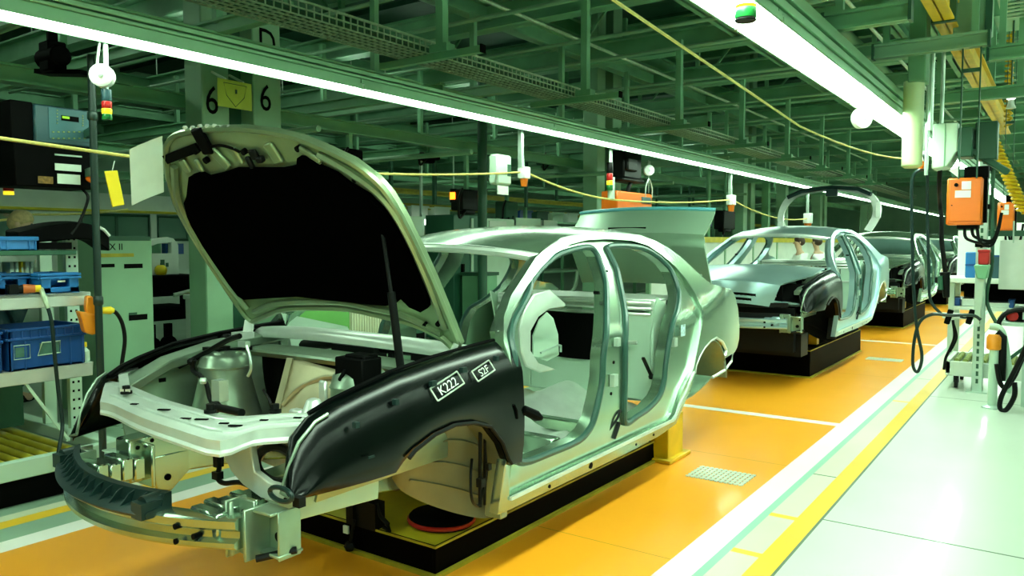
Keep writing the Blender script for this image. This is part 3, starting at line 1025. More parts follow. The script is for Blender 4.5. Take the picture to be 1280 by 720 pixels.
        gs = MB().prism([(-2.565, y, z) for y, z in ((1.95, .60), (2.16, .60), (2.16, .50), (2.06, .42), (1.99, .42))], (.02, 0, 0))
        obj('rail_gusset', mk(gs), steel, rl_o, bevel=.006)
        gh = MB().cyl((-2.57, 2.04, .49), (-2.54, 2.04, .49), .016, 14).cyl((-2.562, 1.90, .66), (-2.55, 1.90, .66), .010, 10).cyl((-2.562, 1.97, .68), (-2.55, 1.97, .68), .010, 10)
        obj_split('gusset_hole', mk(gh), 'black', rl_o)
        lw = MB().bar((-2.40, 1.84, .585), (-2.40, 2.37, .545), .06, .09).bar((-2.40, 1.84, .628), (-2.40, 2.37, .588), .10, .008)
        obj('lower_rail', mk(lw), 'mint', R_, bevel=.006)
        bx = MB()
        for k in range(5):
            bx.box((-2.53, 1.66 + k * .055, .575 + (.010 if k % 2 else 0)), (.17, .05, .10))
        bx.box((-2.53, 1.93, .58), (.22, .02, .20))
        obj('crash_box', mk(bx), steel, R_, bevel=.006)
        pl = MB().box((-2.455, 1.72, .56), (.012, .09, .21)).box((-2.405, 1.735, .56), (.09, .012, .21)).box((-2.36, 1.74, .55), (.012, .11, .19))
        pl.box((-2.31, 1.80, .555), (.11, .012, .17)).box((-2.255, 1.80, .55), (.012, .10, .18)).box((-2.30, 1.80, .475), (.11, .11, .012)).box((-2.31, 1.76, .635), (.11, .08, .012))
        pl.tube([(-2.44, 1.69, .46), (-2.44, 1.69, .66)], .010, 8).tube([(-2.375, 1.70, .46), (-2.375, 1.70, .64)], .008, 8)
        mh = MB().cyl((-2.30, 1.802, .53), (-2.30, 1.785, .53), .018, 14).cyl((-2.275, 1.802, .60), (-2.275, 1.785, .60), .010, 12)
        for z in (.50, .54, .58, .62):
            mh.cyl((-2.42, 1.735, z), (-2.42, 1.724, z), .006, 8)
        obj_split('mount_hole', mk(mh), 'black', R_)
        obj('mount_bar', mk(MB().tube([(-2.34, 1.72, .462), (-2.24, 1.82, .485)], .014, 8)), 'rubber', R_)
        obj('bumper_mount', mk(pl), 'steel_in', R_, bevel=.006)
        fd = obj('fender', mk(fender_mesh()), 'black_plastic', R_, smooth=50)
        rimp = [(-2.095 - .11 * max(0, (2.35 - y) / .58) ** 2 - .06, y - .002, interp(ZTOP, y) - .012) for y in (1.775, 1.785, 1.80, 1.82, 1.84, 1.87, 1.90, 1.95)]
        obj('edge_highlight', mk(MB().tube([(-2.20, 1.775, .69)] + rimp, .007, 6)), 'steel_in', fd)  # pale tube draws the highlight along the wing's front edge
        al = MB().tube([(-2.083, y, interp(ZBOT, y) + .008) for y in (2.25, 2.285, 2.34, 2.407, 2.47, 2.536, 2.6, 2.673, 2.73, 2.79, 2.84, 2.882, 2.91, 2.93, 2.955)], .009, 8)
        obj('arch_flange', mk(al), 'rubber', fd)
        gb = MB().tube([(-2.222 - .11 * max(0, (2.35 - y) / .58) ** 2, y, interp(ZTOP, y) - .004) for y in (1.92, 2.0, 2.1, 2.29, 2.55, 2.84, 3.0)], .012, 6)
        obj('gutter_seal', mk(gb), 'black', fd)
        hp = MB().strip([[Vector((x - .10, y, z)), Vector((x, y, z)), Vector((x, y + .055, z)), Vector((x - .10, y + .055, z))] for x, y, z in
                         ((-2.13, 2.93, .29), (-2.125, 2.935, .42), (-2.115, 2.95, .56), (-2.12, 2.96, .80), (-2.14, 2.97, 1.06))])
        obj('hinge_pillar', mk(hp), 'steel_in' if open_hood else 'rubber', R_, bevel=.006)
    # ---- roof
    RT_ = [(3.60, 1.533), (3.765, 1.582), (3.944, 1.622), (4.087, 1.638), (4.349, 1.655), (4.738, 1.657), (4.963, 1.648), (5.16, 1.61)]
    def roof(u, v):
        e = 3.60 + u * 1.56
        q = 2 * v - 1
        ze = interp(RT_, e)
        hw = (side_x(e, ze) - XC) * .985
        y = e - .22 * (1 - q * q) * (1 - u) ** 2 + .07 * (1 - q * q) * u
        return (XC + q * hw, y, ze + .058 * (1 - abs(q) ** 2.3))
    rf = obj('roof', MB().grid(roof, 16, 18, -.02), 'roof_steel' if open_hood else steel, R_, smooth=60)
    hd = [Vector(roof(0, k / 18)) + Vector((0, .02, -.02)) for k in range(19)]
    obj('header_rail', MB().tube(hd, .026, 8), 'white_steel', R_)
    rh = [Vector(roof(1, k / 18)) + Vector((0, -.02, -.02)) for k in range(19)]
    obj('rear_header', MB().tube(rh, .026, 8), steel, R_)
    rb = MB()
    for u in (.35, .68):
        rb.tube([Vector(roof(u, k / 12)) + Vector((0, 0, -.03)) for k in range(13)], .02, 6)
    obj_split('roof_bow', rb, 'steel_in', R_)
    # ---- cowl and bulkhead
    def cowl(x):
        q = (x - XC) / .78
        return 2.86 - .15 * (1 - q * q), 1.10 + .045 * (1 - q * q)
    secs = []
    for k in range(21):
        x = XC - .78 + 1.56 * k / 20
        y, z = cowl(x)
        secs.append([Vector((x, y + a, z + b)) for a, b in ((-.055, -.045), (-.065, -.02), (-.055, .0), (-.02, .014), (.03, .012), (.07, -.01), (.07, -.05))])
    obj('cowl', MB().strip(secs), 'white_steel', R_, smooth=50)
    lg = []
    for k in range(21):
        x = XC - .76 + 1.52 * k / 20
        y, z = cowl(x)
        lg.append([Vector((x, y - a, z + b)) for a, b in ((.06, -.08), (.20, -.105), (.215, -.09), (.225, -.10), (.20, -.125), (.06, -.10))])
    obj('water_channel', MB().strip(lg), 'steel_in', R_, smooth=30)
    def wall(u, v):
        x = XC - .58 + 1.16 * u
        y, z = cowl(x)
        return (x, y - .10 + .18 * (1 - v) ** 2 + .015 * math.sin(u * 19), .40 + (z - .13 - .40) * v)
    obj('bulkhead', MB().grid(wall, 24, 8, .015), 'black', R_)  # black colour puts the engine bay's shade into this wall
    pn = MB().prism([(-3.10, 2.50, 1.02), (-2.90, 2.46, 1.01), (-2.70, 2.47, .99), (-2.66, 2.44, .90), (-2.72, 2.36, .80), (-2.86, 2.33, .76), (-3.03, 2.36, .80)], (.0, .02, .012))
    pn.bar((-3.09, 2.49, 1.03), (-3.02, 2.35, .80), .03, .015)
    pn.tube(smooth_line([(-3.0, 2.37, .83), (-2.93, 2.41, .91), (-2.8, 2.45, .97), (-2.7, 2.45, .98)]), .012, 6)
    obj('bracket_plate', pn, 'tan_steel', R_)
    pp = MB().tube(smooth_line([(-2.62, 2.36, .80), (-2.63, 2.40, .90), (-2.60, 2.45, .98), (-2.55, 2.48, .97), (-2.53, 2.44, .88), (-2.55, 2.38, .78)]), .022, 8)
    pp.box((-2.58, 2.50, .98), (.12, .03, .06)).box((-2.66, 2.52, .99), (.08, .03, .08))
    obj('pedal_bracket', pp, 'steel_in', R_)
    obj('brake_booster', MB().lathe((-2.42, 2.58, .90), [(.11, -.05), (.13, -.02), (.13, .03), (.10, .07), (.05, .08)], 20, (0, -1, .1)).box((-2.42, 2.45, .94), (.07, .14, .09)), 'black', R_)
    if open_hood:
        front_end(R_, steel)
    fb = MB().box(at(448, 470, y=2.36), (.17, .12, .17)).box(at(452, 448, y=2.36), (.12, .09, .04)).tube([at(432, 462, y=2.30), at(424, 476, y=2.28)], .012, 6)
    obj('fuse_box', fb, 'black', R_, bevel=.01)
    em = MB().lathe(at(392, 515, y=2.20) - Vector((0, 0, .05)), [(.09, 0), (.085, .03), (.05, .05), (.03, .10), (.02, .11)], 18).box(at(372, 520, y=2.2), (.07, .05, .06)).box(at(404, 492, y=2.35), (.05, .02, .12))
    obj('engine_mount', em, 'white_steel', R_, bevel=.008)
    # ---- bumper beam and absorber
    secs = []
    for k in range(25):
        x = XC - .62 + 1.24 * k / 24
        y = beam_y(x)
        z = .505
        secs.append([Vector((x, y + a, z + b)) for a, b in ((.07, .0), (.0, -.004), (-.012, .006), (-.012, .022), (.012, .034), (.014, .058), (-.006, .072), (-.008, .100), (.004, .108), (.07, .11))])
    bb = obj('bumper_beam', MB().strip(secs), steel, R_, smooth=40)
    ho = MB()
    for x, z in ((-2.59, .575), (-2.59, .52), (-2.52, .545)):
        ho.cyl((x, beam_y(x) + .03, z), (x, beam_y(x) - .016, z), .011, 12)
    obj_split('beam_hole', ho, 'black', bb)
    if open_hood:
        fm = MB()
        secs = []
        for k in range(21):
            x = -3.66 + .98 * k / 20
            y = beam_y(x)
            secs.append([Vector((x, y + a, .60 + b)) for a, b in ((.06, .012), (-.035, .0), (-.045, .012), (-.035, .022), (.02, .030), (.035, .075), (.06, .078))])
        fm.strip(secs)
        for k in range(15):
            x = -3.64 + .94 * k / 14
            y = beam_y(x)
            fm.prism([(x, y - .04, .605), (x, y + .04, .61), (x, y + .045, .675), (x, y + .01, .66)], (.007, 0, 0))
        for x in (-3.64, -2.72):
            y = beam_y(x)
            fm.cyl((x, y - .02, .64), (x, y + .05, .645), .034, 14).box((x, y - .0, .625), (.07, .09, .06))
        obj('bumper_absorber', fm, 'foam', R_)
    # ---- inside
    fp = MB().grid(lambda u, v: (XC - .72 + 1.44 * u, 3.0 + 2.05 * v, .40 + .13 * math.exp(-((u - .5) / .13) ** 2) + .012 * math.sin(u * 40) * (abs(u - .5) > .2)
                                 + .10 * max(0, 1 - v / .14) ** 1.5 + .04 * max(0, (v - .72) / .28)), 40, 30, .01)
    fo = obj('floor_pan', fp, 'white_steel', R_, smooth=60)
    cm = MB()
    for s_ in (-1, 1):
        cm.strip([[Vector((XC + s_ * x, y, z)) for y, z in ((3.62, .40), (3.66, .50), (3.74, .50), (3.80, .40))] for x in (.14, .70)])
        cm.strip([[Vector((XC + s_ * x, y, z)) for y, z in ((4.18, .40), (4.21, .47), (4.28, .47), (4.32, .40))] for x in (.14, .70)])
    obj_split('seat_crossmember', cm, 'steel', R_, bevel=.008)
    hl = MB()
    for x, y in ((-2.42, 3.50), (-2.40, 4.05), (-2.55, 4.5), (-2.7, 3.3)):
        hl.cyl((x, y, .40), (x, y, .425), .035, 16)
    hl.tube(smooth_line([(-2.60, 3.42, .52), (-2.66, 3.48, .56), (-2.72, 3.5, .55), (-2.78, 3.55, .58)]), .010, 6).box((-2.66, 3.46, .545), (.09, .04, .03))
    obj('floor_plugs', hl, 'rubber', fo)
    tb = MB().grid(lambda u, v: (XC - .72 + 1.44 * u, 3.06 - .22 * v ** 1.4, .46 + .46 * v), 24, 8, .01)
    obj('toe_board', tb, 'steel_in', R_)
    for s_ in (-1, 1):
        kp = MB().grid(lambda u, v: (XC + s_ * (.80 - .20 * v - .05 * math.sin(math.pi * u)), 3.0 + .34 * v + .04 * math.sin(math.pi * u), .60 + .58 * u - .10 * v * u), 10, 6, .012)
        obj('cowl_side_panel', kp, 'mint', R_)
    for s_ in (-1, 1):
        xk = -2.46 if s_ > 0 else 2 * XC + 2.46
        if s_ > 0 and open_hood:
            kp = [at(*q_, x=-2.46) for q_ in ((652, 440), (650, 412), (656, 388), (668, 368), (688, 362), (708, 380), (706, 384), (688, 386), (674, 396), (664, 414), (664, 438), (674, 454), (696, 462), (676, 466), (658, 458))]
            kk = obj('bulkhead_end', MB().prism(kp, (-.02, 0, 0)), 'white_steel', R_, bevel=.006)
            td = [at(*q_, x=-2.62) for q_ in ((666, 446), (666, 420), (674, 400), (684, 390), (692, 398), (698, 418), (699, 444), (684, 452))]
            obj('toe_pan', MB().prism(td, (-.02, .02, 0)), 'mint', R_, bevel=.006)
            obj('pedal_rod', MB().tube([at(676, 441, x=-2.58), at(697, 431, x=-2.58), at(701, 432, x=-2.58), at(701, 440, x=-2.58)], .007, 6), 'alu', R_)
    db = MB().tube(smooth_line([(XC - .74, 3.10, .98), (XC - .4, 3.12, 1.02), (XC, 3.12, 1.02), (XC + .4, 3.12, 1.02), (XC + .74, 3.10, .98)]), .035, 10)
    for x in (-3.35, -3.0, -2.75):
        db.bar((x, 3.12, 1.0), (x + .02, 3.06, .6), .05, .03)
    db.box((-3.25, 3.1, .94), (.34, .10, .16)).box((-2.72, 3.12, .95), (.22, .09, .12))
    obj('dash_beam', db, 'rubber', R_)
    # parcel shelf and rear bulkhead
    ps = MB()
    ps.span((-3.68, 5.02, 1.12), (-2.32, 5.06, 1.20)).span((-3.68, 5.05, 1.185), (-2.32, 5.55, 1.20))
    for z in (1.095, 1.135, 1.175):
        ps.tube([(-3.66, 5.0, z), (-2.34, 5.0, z)], .014, 6)
    obj('parcel_shelf', ps, 'white_steel', R_, bevel=.006)
    sb = MB().span((-3.68, 5.0, .48), (-3.35, 5.05, 1.10)).span((-2.65, 5.0, .48), (-2.32, 5.05, 1.10)).span((-3.35, 5.0, .48), (-2.65, 5.05, .76))
    obj('seat_back_shade', MB().grid(lambda u, v: (-3.36 + .80 * u, 4.99 + .02 * math.sin(9 * u), .74 + .34 * v), 12, 6, .01), 'black', R_)  # black sheet imitates the shade under the parcel shelf
    obj('belt_loop', MB().tube(smooth_line([(-2.62, 4.97, 1.10), (-2.63, 4.95, .96), (-2.55, 4.95, .90), (-2.42, 4.95, .90)]), .014, 6), 'white_steel', R_)
    obj('rear_bulkhead', sb, 'mint', R_, bevel=.01)
    for s_ in (-1, 1):
        iq = MB().grid(lambda u, v: (XC + s_ * (.72 - .06 * math.sin(math.pi * v)), 4.98 + .5 * u, .5 + .72 * v - .2 * u * v), 8, 8, .012)
        obj('inner_quarter', iq, 'mint', R_)
        obj('seat_belt_bracket', MB().bar((XC + s_ * .70, 4.80, .82), (XC + s_ * .69, 4.95, .68), .02, .015).ball((XC + s_ * .69, 4.96, .67), .025, 8), 'rubber', R_)
    tf = MB().grid(lambda u, v: (XC - .66 + 1.32 * u, 5.05 + 1.15 * v, .50 - .10 * math.sin(math.pi * v)), 8, 8, .012)
    obj('boot_floor', tf, 'steel_in', R_)
    rv = MB().grid(lambda u, v: (XC - .72 + 1.44 * u, 6.24 - .08 * (2 * u - 1) ** 4 + .03 * math.sin(v * 3), .50 + .46 * v), 14, 6, .02)
    obj('rear_panel', rv, steel, R_)
    if open_hood:
        hood = sheet(HOOD_OUT, [], lambda u, s: hood_pt(u, s, 0), lambda u, s: hood_pt(u, s, -.028), .07)
        ho_ = obj('bonnet', hood, 'hood_in', R_, smooth=50)
        rim = MB().tube(smooth_line([hood_pt(u * .985, s * .99 + .005, .006) for u, s in HOOD_OUT], 2, True), .016, 6, True)
        obj('hem_flange', rim, 'hood_in', ho_)
        li = sheet(LINER_OUT, [], lambda u, s: hood_pt(u, s, .030 + .012 * math.sin(u * 9) * math.sin(s * 8)), lambda u, s: hood_pt(u, s, .004), .09)
        obj('sound_liner', li, 'liner', ho_, smooth=60)
        def hood_at(px, py, off=0.0):
            d = ray(px, py)
            p = CP + d * ((HO - CP).dot(HN) / d.dot(HN))
            return hood_pt(p.x - XC, (p - HO).dot(HD), off)
        for a_, b_, w in (((262, 188), (284, 212), .055), ((289, 186), (301, 207), .022), ((243, 200), (252, 216), .03), ((331, 181), (347, 206), .06), ((226, 200), (236, 216), .05), ((372, 186), (400, 204), .03)):
            rb = MB().bar(hood_at(*a_, .012), hood_at(*b_, .012), w, .018, HN)
            obj('pressed_rib', rb, 'hood_in', ho_, bevel=.008, seg=2)
        ir = MB().tube(smooth_line([hood_pt(u, s, .012) for u, s in ((-.70, .12), (-.765, .3), (-.79, .52), (-.785, .68), (-.74, .84), (-.62, 1.0))]), .02, 6)
        ir.tube(smooth_line([hood_pt(u, s, .012) for u, s in ((.725, .1), (.733, .36), (.73, .55), (.71, .70), (.66, .80), (.55, .90), (.42, .985))]), .018, 6)
        ir.tube(smooth_line([hood_pt(u, s, .010) for u, s in ((-.66, .10), (-.46, .155), (-.13, .18), (.097, .185), (.3, .163), (.48, .14), (.68, .06))]), .016, 6)
        obj_split('inner_frame_bead', ir, 'hood_in', ho_)
        hh = MB()
        for u, s, r in ((-.40, 1.06, .014), (-.36, 1.01, .016), (-.06, 1.03, .015), (.31, 1.02, .014), (.57, .86, .012), (.735, .45, .010), (.735, .30, .010), (-.78, .40, .010), (-.79, .6, .010), (.60, .105, .010), (.69, .12, .012)):
            hh.cyl(hood_pt(u, s, 0), hood_pt(u, s, .022), r, 10)
        obj_split('frame_hole', hh, 'black', ho_)
        fr_ = Matrix((Vector((1, 0, 0)), HD, -HN)).transposed()
        obj('latch_striker', MB().box(hood_at(253, 177, .02), (.075, .13, .03), fr_), 'black', ho_, bevel=.008)
        obj('front_slot', MB().bar(hood_at(208, 199, .014), hood_at(246, 185, .014), .045, .012, HN), 'black', ho_)
        obj('release_wire', MB().tube(smooth_line([hood_at(*q_, .016) for q_ in ((262, 184), (274, 183), (286, 186), (297, 191))]), .007, 6), 'black', ho_)
        obj('latch_hook', MB().box(hood_at(316, 194, .02), (.05, .05, .02), fr_).box(hood_at(311, 204, .02), (.03, .06, .02), fr_).box(hood_at(324, 200, .02), (.04, .03, .03), fr_), 'rubber', ho_, bevel=.006)
        rv_ = MB()
        for k in range(7):
            rv_.ball(hood_at(228 + k * 9, 161.5 - (1.5 if k in (2, 3, 4) else 0), .004), .012, 8)
        obj_split('hem_clip', rv_, 'white_steel', ho_)
        hg = MB().bar((-3.72, 2.70, 1.06), (-3.745, 2.74, 1.16), .05, .02).bar((-2.28, 2.72, 1.05), (-2.25, 2.75, 1.14), .05, .02).box((-3.70, 2.66, 1.08), (.08, .09, .05))
        obj_split('bonnet_hinge', hg, 'white_steel', ho_)
        pr = MB().tube([at(502, 470, x=-2.31), at(489, 365, x=-2.345)], .018, 10)
        pr.tube([at(489, 367, x=-2.345), at(478, 288, x=-2.40)], .009, 8)
        obj('gas_strut', pr, 'rubber', R_)
        cl = obj('boot_lid', MB().grid(lambda u, v: boot_pt(u, v), 20, 24, .03), 'lid_steel', R_, smooth=60)
        obj('edge_guard', MB().tube([boot_pt(k / 20, 1.0) + Vector((0, 0, .008)) for k in range(21)], .016, 8), 'edge_teal', cl)
        obj('handle_recess', MB().bar(boot_pt(.34, .70) + Vector((0, -.006, 0)), boot_pt(.62, .70) + Vector((0, -.006, 0)), .008, .014), 'black', cl)
        ca = MB()
        for s_ in (-1, 1):
            ca.tube(smooth_line([(XC + s_ * .58, 5.62, 1.12), (XC + s_ * .58, 5.85, 1.10), (XC + s_ * .58, 6.06, 1.20), (XC + s_ * .58, 6.10, 1.34)]), .016, 8)
        obj_split('boot_hinge', ca, 'steel_in', cl)
        # printed sticker marks on the fender
        def on_fender(y, z, ang, sc=1.0):
            c = Vector((-2.112, y, z))
            r = Vector((0, math.cos(ang), math.sin(ang)))
            t = Vector((-.50, -math.sin(ang) * .9, math.cos(ang) * .9))
            n_ = r.cross(t).normalized()
            return lambda v: c + r * v.x + t.normalized() * v.y + n_ * (v.z + .0025)
        for body, pa, sz, w, h in (('K222', (553, 484), .056, .18, .060), ('S2F', (598, 465), .048, .13, .052)):
            p = at(*pa, x=-2.125)
            pz = on_fender(p.y, p.z, .27)
            fr = MB()
            for a, b in (((-w / 2, -h / 2), (w / 2, -h / 2)), ((w / 2, -h / 2), (w / 2, h / 2)), ((w / 2, h / 2), (-w / 2, h / 2)), ((-w / 2, h / 2), (-w / 2, -h / 2))):
                fr.bar(pz(Vector((a[0], a[1], .018))), pz(Vector((b[0], b[1], .018))), .007, .004)
            tx = text_mb(body, sz, pz)
            tx.v = [p_ + Vector((.017, 0, .006)) for p_ in tx.v]
            fr.add(tx.v, tx.f)
            obj('marking', fr, 'white_steel', R_.children[[c_.name.split('.')[0] for c_ in R_.children].index('fender')])
        fc = MB()
        for y, zz, w in ((1.99, .93, .02), (2.2, .98, .02), (2.42, 1.02, .03), (2.62, 1.05, .03), (2.86, 1.07, .02)):
            fc.box((-2.105, y, zz), (.02, w, .022))
        for y, zz in ((2.05, .80), (2.35, .875), (2.55, .885), (2.75, .86)):
            fc.box((-2.088, y, zz), (.006, .03, .008))
        obj_split('fender_clip', fc, 'foam', R_.children[[c_.name.split('.')[0] for c_ in R_.children].index('fender')])
        bh = MB().tube(smooth_line([(-2.2, 2.80, .60), (-2.16, 2.74, .55), (-2.15, 2.73, .46), (-2.17, 2.78, .40), (-2.2, 2.86, .38), (-2.18, 2.88, .52), (-2.18, 2.87, .66)]), .007, 6)
        bh.box((-2.15, 2.80, .50), (.03, .03, .04)).box((-2.15, 2.86, .56), (.02, .025, .03)).tube([(-2.20, 2.86, .36), (-2.19, 2.85, .72)], .009, 8).tube([(-2.20, 2.895, .36), (-2.19, 2.885, .70)], .007, 8)
        obj('brake_hose', bh, 'rubber', R_)
        mr = MB().tube([(-2.09, 3.06, .80), (-2.06, 3.13, .76), (-2.055, 3.16, .745)], [.022, .026, .014], 8)
        mr.tube([(-2.082, 2.97, .84), (-2.078, 2.985, .81), (-2.082, 2.995, .77)], .006, 6)
        obj('door_cable_boot', mr, 'black', R_)
        stk = MB().box((-2.108, 5.02, 1.0), (.004, .07, .08))
        obj('part_sticker', stk, 'sticker', R_)
    else:
        def lid(u, v):
            q = 2 * u - 1
            hw = .77 if v < .45 else .77 - .33 * ((v - .45) / .55) ** 1.3
            t = min(v, .90) / .90
            w = max(0, v - .90) / .10
            y = 2.74 - 1.12 * t + .12 * q * q * t - .03 * w
            z = 1.14 - .16 * t ** 1.8 + .04 * (1 - q * q) - .24 * w
            return (XC + q * hw, y, z)
        bo = obj('bonnet', MB().grid(lid, 24, 28, .02), steel, R_, smooth=35)
        gs = MB()
        for w, hq in ((.955, .62), (.978, .55)):
            pa = [Vector(lid(.5 + hq * .5 * k / 6, w)) for k in range(-6, 7)]
            gs.strip([[p + Vector((0, -.022, -.016)), p + Vector((0, .03, -.016)), p + Vector((0, .03, .016)), p + Vector((0, -.022, .016))] for p in pa])
        obj('grille_slot', gs, 'black', bo)
        obj('bonnet_crease', MB().tube([Vector(lid(.80, v / 20)) + Vector((0, 0, .001)) for v in range(1, 18)], .006, 6).tube([Vector(lid(.20, v / 20)) + Vector((0, 0, .001)) for v in range(1, 18)], .006, 6), steel, bo)
        nb = MB()
        for k in range(2):
            z0 = (.74, .62)[k]
            nb.strip([[Vector((x, beam_y(x) + .09 + a, z0 + b_)) for a, b_ in ((0, 0), (.05, 0), (.05, .05), (0, .05))] for x in (-3.6, -3.3, -3.0, -2.7, -2.4)])
        nb.span((-3.5, 1.85, .22), (-2.35, 1.95, .72)).span((-3.6, 1.98, .16), (-2.3, 2.3, .42))
        obj('front_mask', nb, 'rubber', R_)
        for s_ in (-1, 1):
            lh = MB().grid(lambda u, v: (XC + s_ * (.46 + .28 * u), 1.86 + .26 * u + .05 * v, .80 + .20 * v), 6, 6, .01)
            lh.span((XC + s_ * .5 - .03, 1.80, .78), (XC + s_ * .5 + .03, 1.84, .98))
            lho = obj('lamp_housing', lh, 'black', R_)
            obj('lamp_bracket', MB().bar((XC + s_ * .44, 1.78, .80), (XC + s_ * .70, 1.92, .77), .05, .02), 'steel_b', lho)
    return R_


def boot_pt(u, v):
    """raised boot lid: deck leans forward up to the crease, the tail leans back"""
    q = 2 * u - 1
    if v < .62:
        t = v / .62
        y, z = 6.20 - .26 * t, 1.25 + .43 * t
    else:
        t = (v - .62) / .38
        y, z = 5.94 + .23 * t + .02 * math.sin(math.pi * t), 1.68 + .20 * t
    hw = .62 + .02 * v - .03 * (1 - v) * 0
    return Vector((XC + q * hw, y + .09 * q * q * (1 if v > .5 else .6) - .03 * (1 - q * q), z - .02 * q * q))



car_a = build_car('steel', 'bare metal saloon body with raised bonnet and black front wings', True)
# ================================================================== skids, further cars
def skid(y0, y1, h, h2, yb, label, plate=True, sup=.335):
    r = empty('assembly_skid', (XC, y0, 0), label, 'skid', None)
    xa, xb = -3.60, -2.40
    k = MB()
    k.span((xa, y0, .0), (xb, y0 + .02, h)).span((xa, y0, 0), (xa + .02, y1, h)).span((xb - .02, y0, 0), (xb, y1, h)).span((xa, y1 - .02, 0), (xb, y1, h))
    obj('skirt', k, 'skid', r, bevel=.004)
    if h2 > h:
        k = MB().span((xa + .03, yb, h), (xb - .03, y1, h2))
        obj('centre_box', k, 'skid', r)
    obj('top_plate', MB().span((xa + .02, y0 + .02, h - .03), (xb - .02, y1 - .02, h - .004)), 'yellow_y' if plate else 'skid', r)
    t = MB()
    for z, w in ((0, .022), ):
        t.span((xa - w, y0 - w, 0), (xb + w, y0, .018)).span((xa - w, y0, 0), (xa, y1, .018)).span((xb, y0, 0), (xb + w, y1, .018))
    obj('kick_edge', t, 'yellow_trim', r)
    t = MB().span((xa - .004, y0 - .004, h - .008), (xb + .004, y0 + .004, h + .002)).span((xb - .004, y0, h - .008), (xb + .004, y1, h + .002))
    obj('top_edge', t, 'yellow_trim', r)
    for s in (-1, 1):
        obj_split('sill_support', MB().span((XC + s * .50 - .05, y1 - .35, h2), (XC + s * .50 + .05, y1 - .25, sup)).span((XC + s * .50 - .05, yb + .1, h2), (XC + s * .50 + .05, yb + .2, sup)), 'yellow', r)
    return r

sa = skid(2.77, 5.2, .15, .29, 3.42, 'black sheet skid with a yellow top plate under the saloon body')
pst = MB().span((-2.62, 5.23, 0), (-2.30, 5.50, .335))
pst.span((-2.70, 5.18, 0), (-2.26, 5.56, .03))
obj('rear_post', pst, 'yellow', sa, bevel=.006)
lb = MB().box((-2.88, 2.80, .21), (.17, .07, .14)).box((-2.96, 2.77, .20), (.05, .05, .10)).tube([(-2.80, 2.79, .28), (-2.77, 2.78, .22), (-2.72, 2.78, .19), (-2.71, 2.78, .16), (-2.75, 2.78, .17)], .012, 6)
lb.tube([(-2.93, 2.75, .18), (-2.95, 2.74, .06)], .01, 6).ball((-2.95, 2.735, .04), .03, 8)
obj('lift_bracket', lb, 'rubber', sa)
obj('bracket_tag', MB().box((-2.98, 2.74, .12), (.035, .01, .04)), 'paper', sa)
pd = MB().lathe((0, 0, 0), [(.155, .0), (.16, .01), (.16, .035), (.15, .045), (.11, .06), (.02, .065)], 24)
pd.v = [Vector((-2.60 + p.x * 1.1, 3.05 + p.y * 1.0, .148 + p.z)) for p in pd.v]
obj('support_pad', pd, 'black', sa)
obj('pad_rim', MB().tube([(-2.60 + .172 * math.cos(t), 3.05 + .162 * math.sin(t), .166) for t in [k * math.pi / 12 for k in range(24)]], .012, 6, True), 'red', sa)

# second car: a silver-blue hatchback on a taller skid
DY = 6.55
def shape_b(p):
    y = 9.75 + (p.y - 3.18) * (.86 if p.y < 3.18 else 1.05)
    return Vector((p.x, y, p.z * .95 + .20))
XF = shape_b
car_b = build_car('steel_b', 'silver-blue hatchback body with closed bonnet and raised tailgate frame, second on the line', False)
XF = None
skid(9.50, 12.3, .325, .34, 9.9, 'black skid with a dull yellow edge under the silver-blue hatchback', False, .50)
car_c = copy_tree(car_b, loc=car_b.location + Vector((0, DY, 0)), label='silver body shell third on the line, behind the car with the raised tailgate')
car_d = copy_tree(car_b, loc=car_b.location + Vector((0, 2 * DY, 0)), label='pale body shell fourth on the line, behind the third body')
car_e = copy_tree(car_b, loc=car_b.location + Vector((0, 3 * DY, 0)), label='smallest car body, last at the far end of the line')
for k, nm in ((1, 'third car body on the line'), (2, 'fourth car body on the line'), (3, 'last small car body on the line')):
    skid(9.50 + k * DY, 12.3 + k * DY, .325, .34, 9.9 + k * DY, 'black skid under the ' + nm, False, .50)
# steel of the saloon colour on the third car
def swap(o, a, b):
    for ch in o.children:
        if ch.type == 'MESH' and ch.data.materials and ch.data.materials[0] == a:
            ch.data = ch.data.copy()
            ch.data.materials[0] = b
        swap(ch, a, b)
for c_ in (car_c, car_d, car_e):
    swap(c_, M['steel_b'], M['steel'])
for c_, nm in ((car_c, 'c'), (car_d, 'd'), (car_e, 'e')):
    bl = c_.location - Vector((XC, 0, 0))
    dy = c_.location.y - shape_b(Vector((0, 3.9, 0))).y
    rw = MB().grid(lambda u, v: (XC - .62 + 1.24 * u, 12.15 + dy + .25 * v, 1.72 - .40 * v + .03 * (1 - (2 * u - 1) ** 2)), 10, 6, .02)
    obj('rear_window_panel', rw, 'steel_b', c_)
# tailgate frame standing above the second car
def tg(pix, y=11.75):
    return [at(*p, y=y + (290 - p[1]) * .008) for p in pix]
to = tg(((977, 289), (972, 276), (974, 262), (981, 249), (993, 240), (1012, 235), (1040, 232), (1064, 233), (1082, 237), (1094, 246), (1101, 259), (1099, 274), (1089, 290),
         (1080, 287), (1089, 272), (1091, 260), (1086, 249), (1077, 243), (1062, 240), (1040, 239), (1014, 242), (998, 246), (988, 254), (981, 264), (979, 277), (984, 288)))
t_ = MB()
half = len(to) // 2
outer_l, inner_l = to[:half], list(reversed(to[half:]))
secs = []
for p, q in zip(smooth_line(outer_l, 3), smooth_line(inner_l, 3)):
    d = Vector((0, .05, .01))
    secs.append([p, p + d, q + d, q])
t_.strip(secs)
tgo = obj('tailgate_frame', t_, 'white_steel', car_b, smooth=50)
tl = MB().tube(tg(((984, 247), (1002, 239), (1040, 234), (1072, 236), (1089, 243)), 11.70), .03, 8)
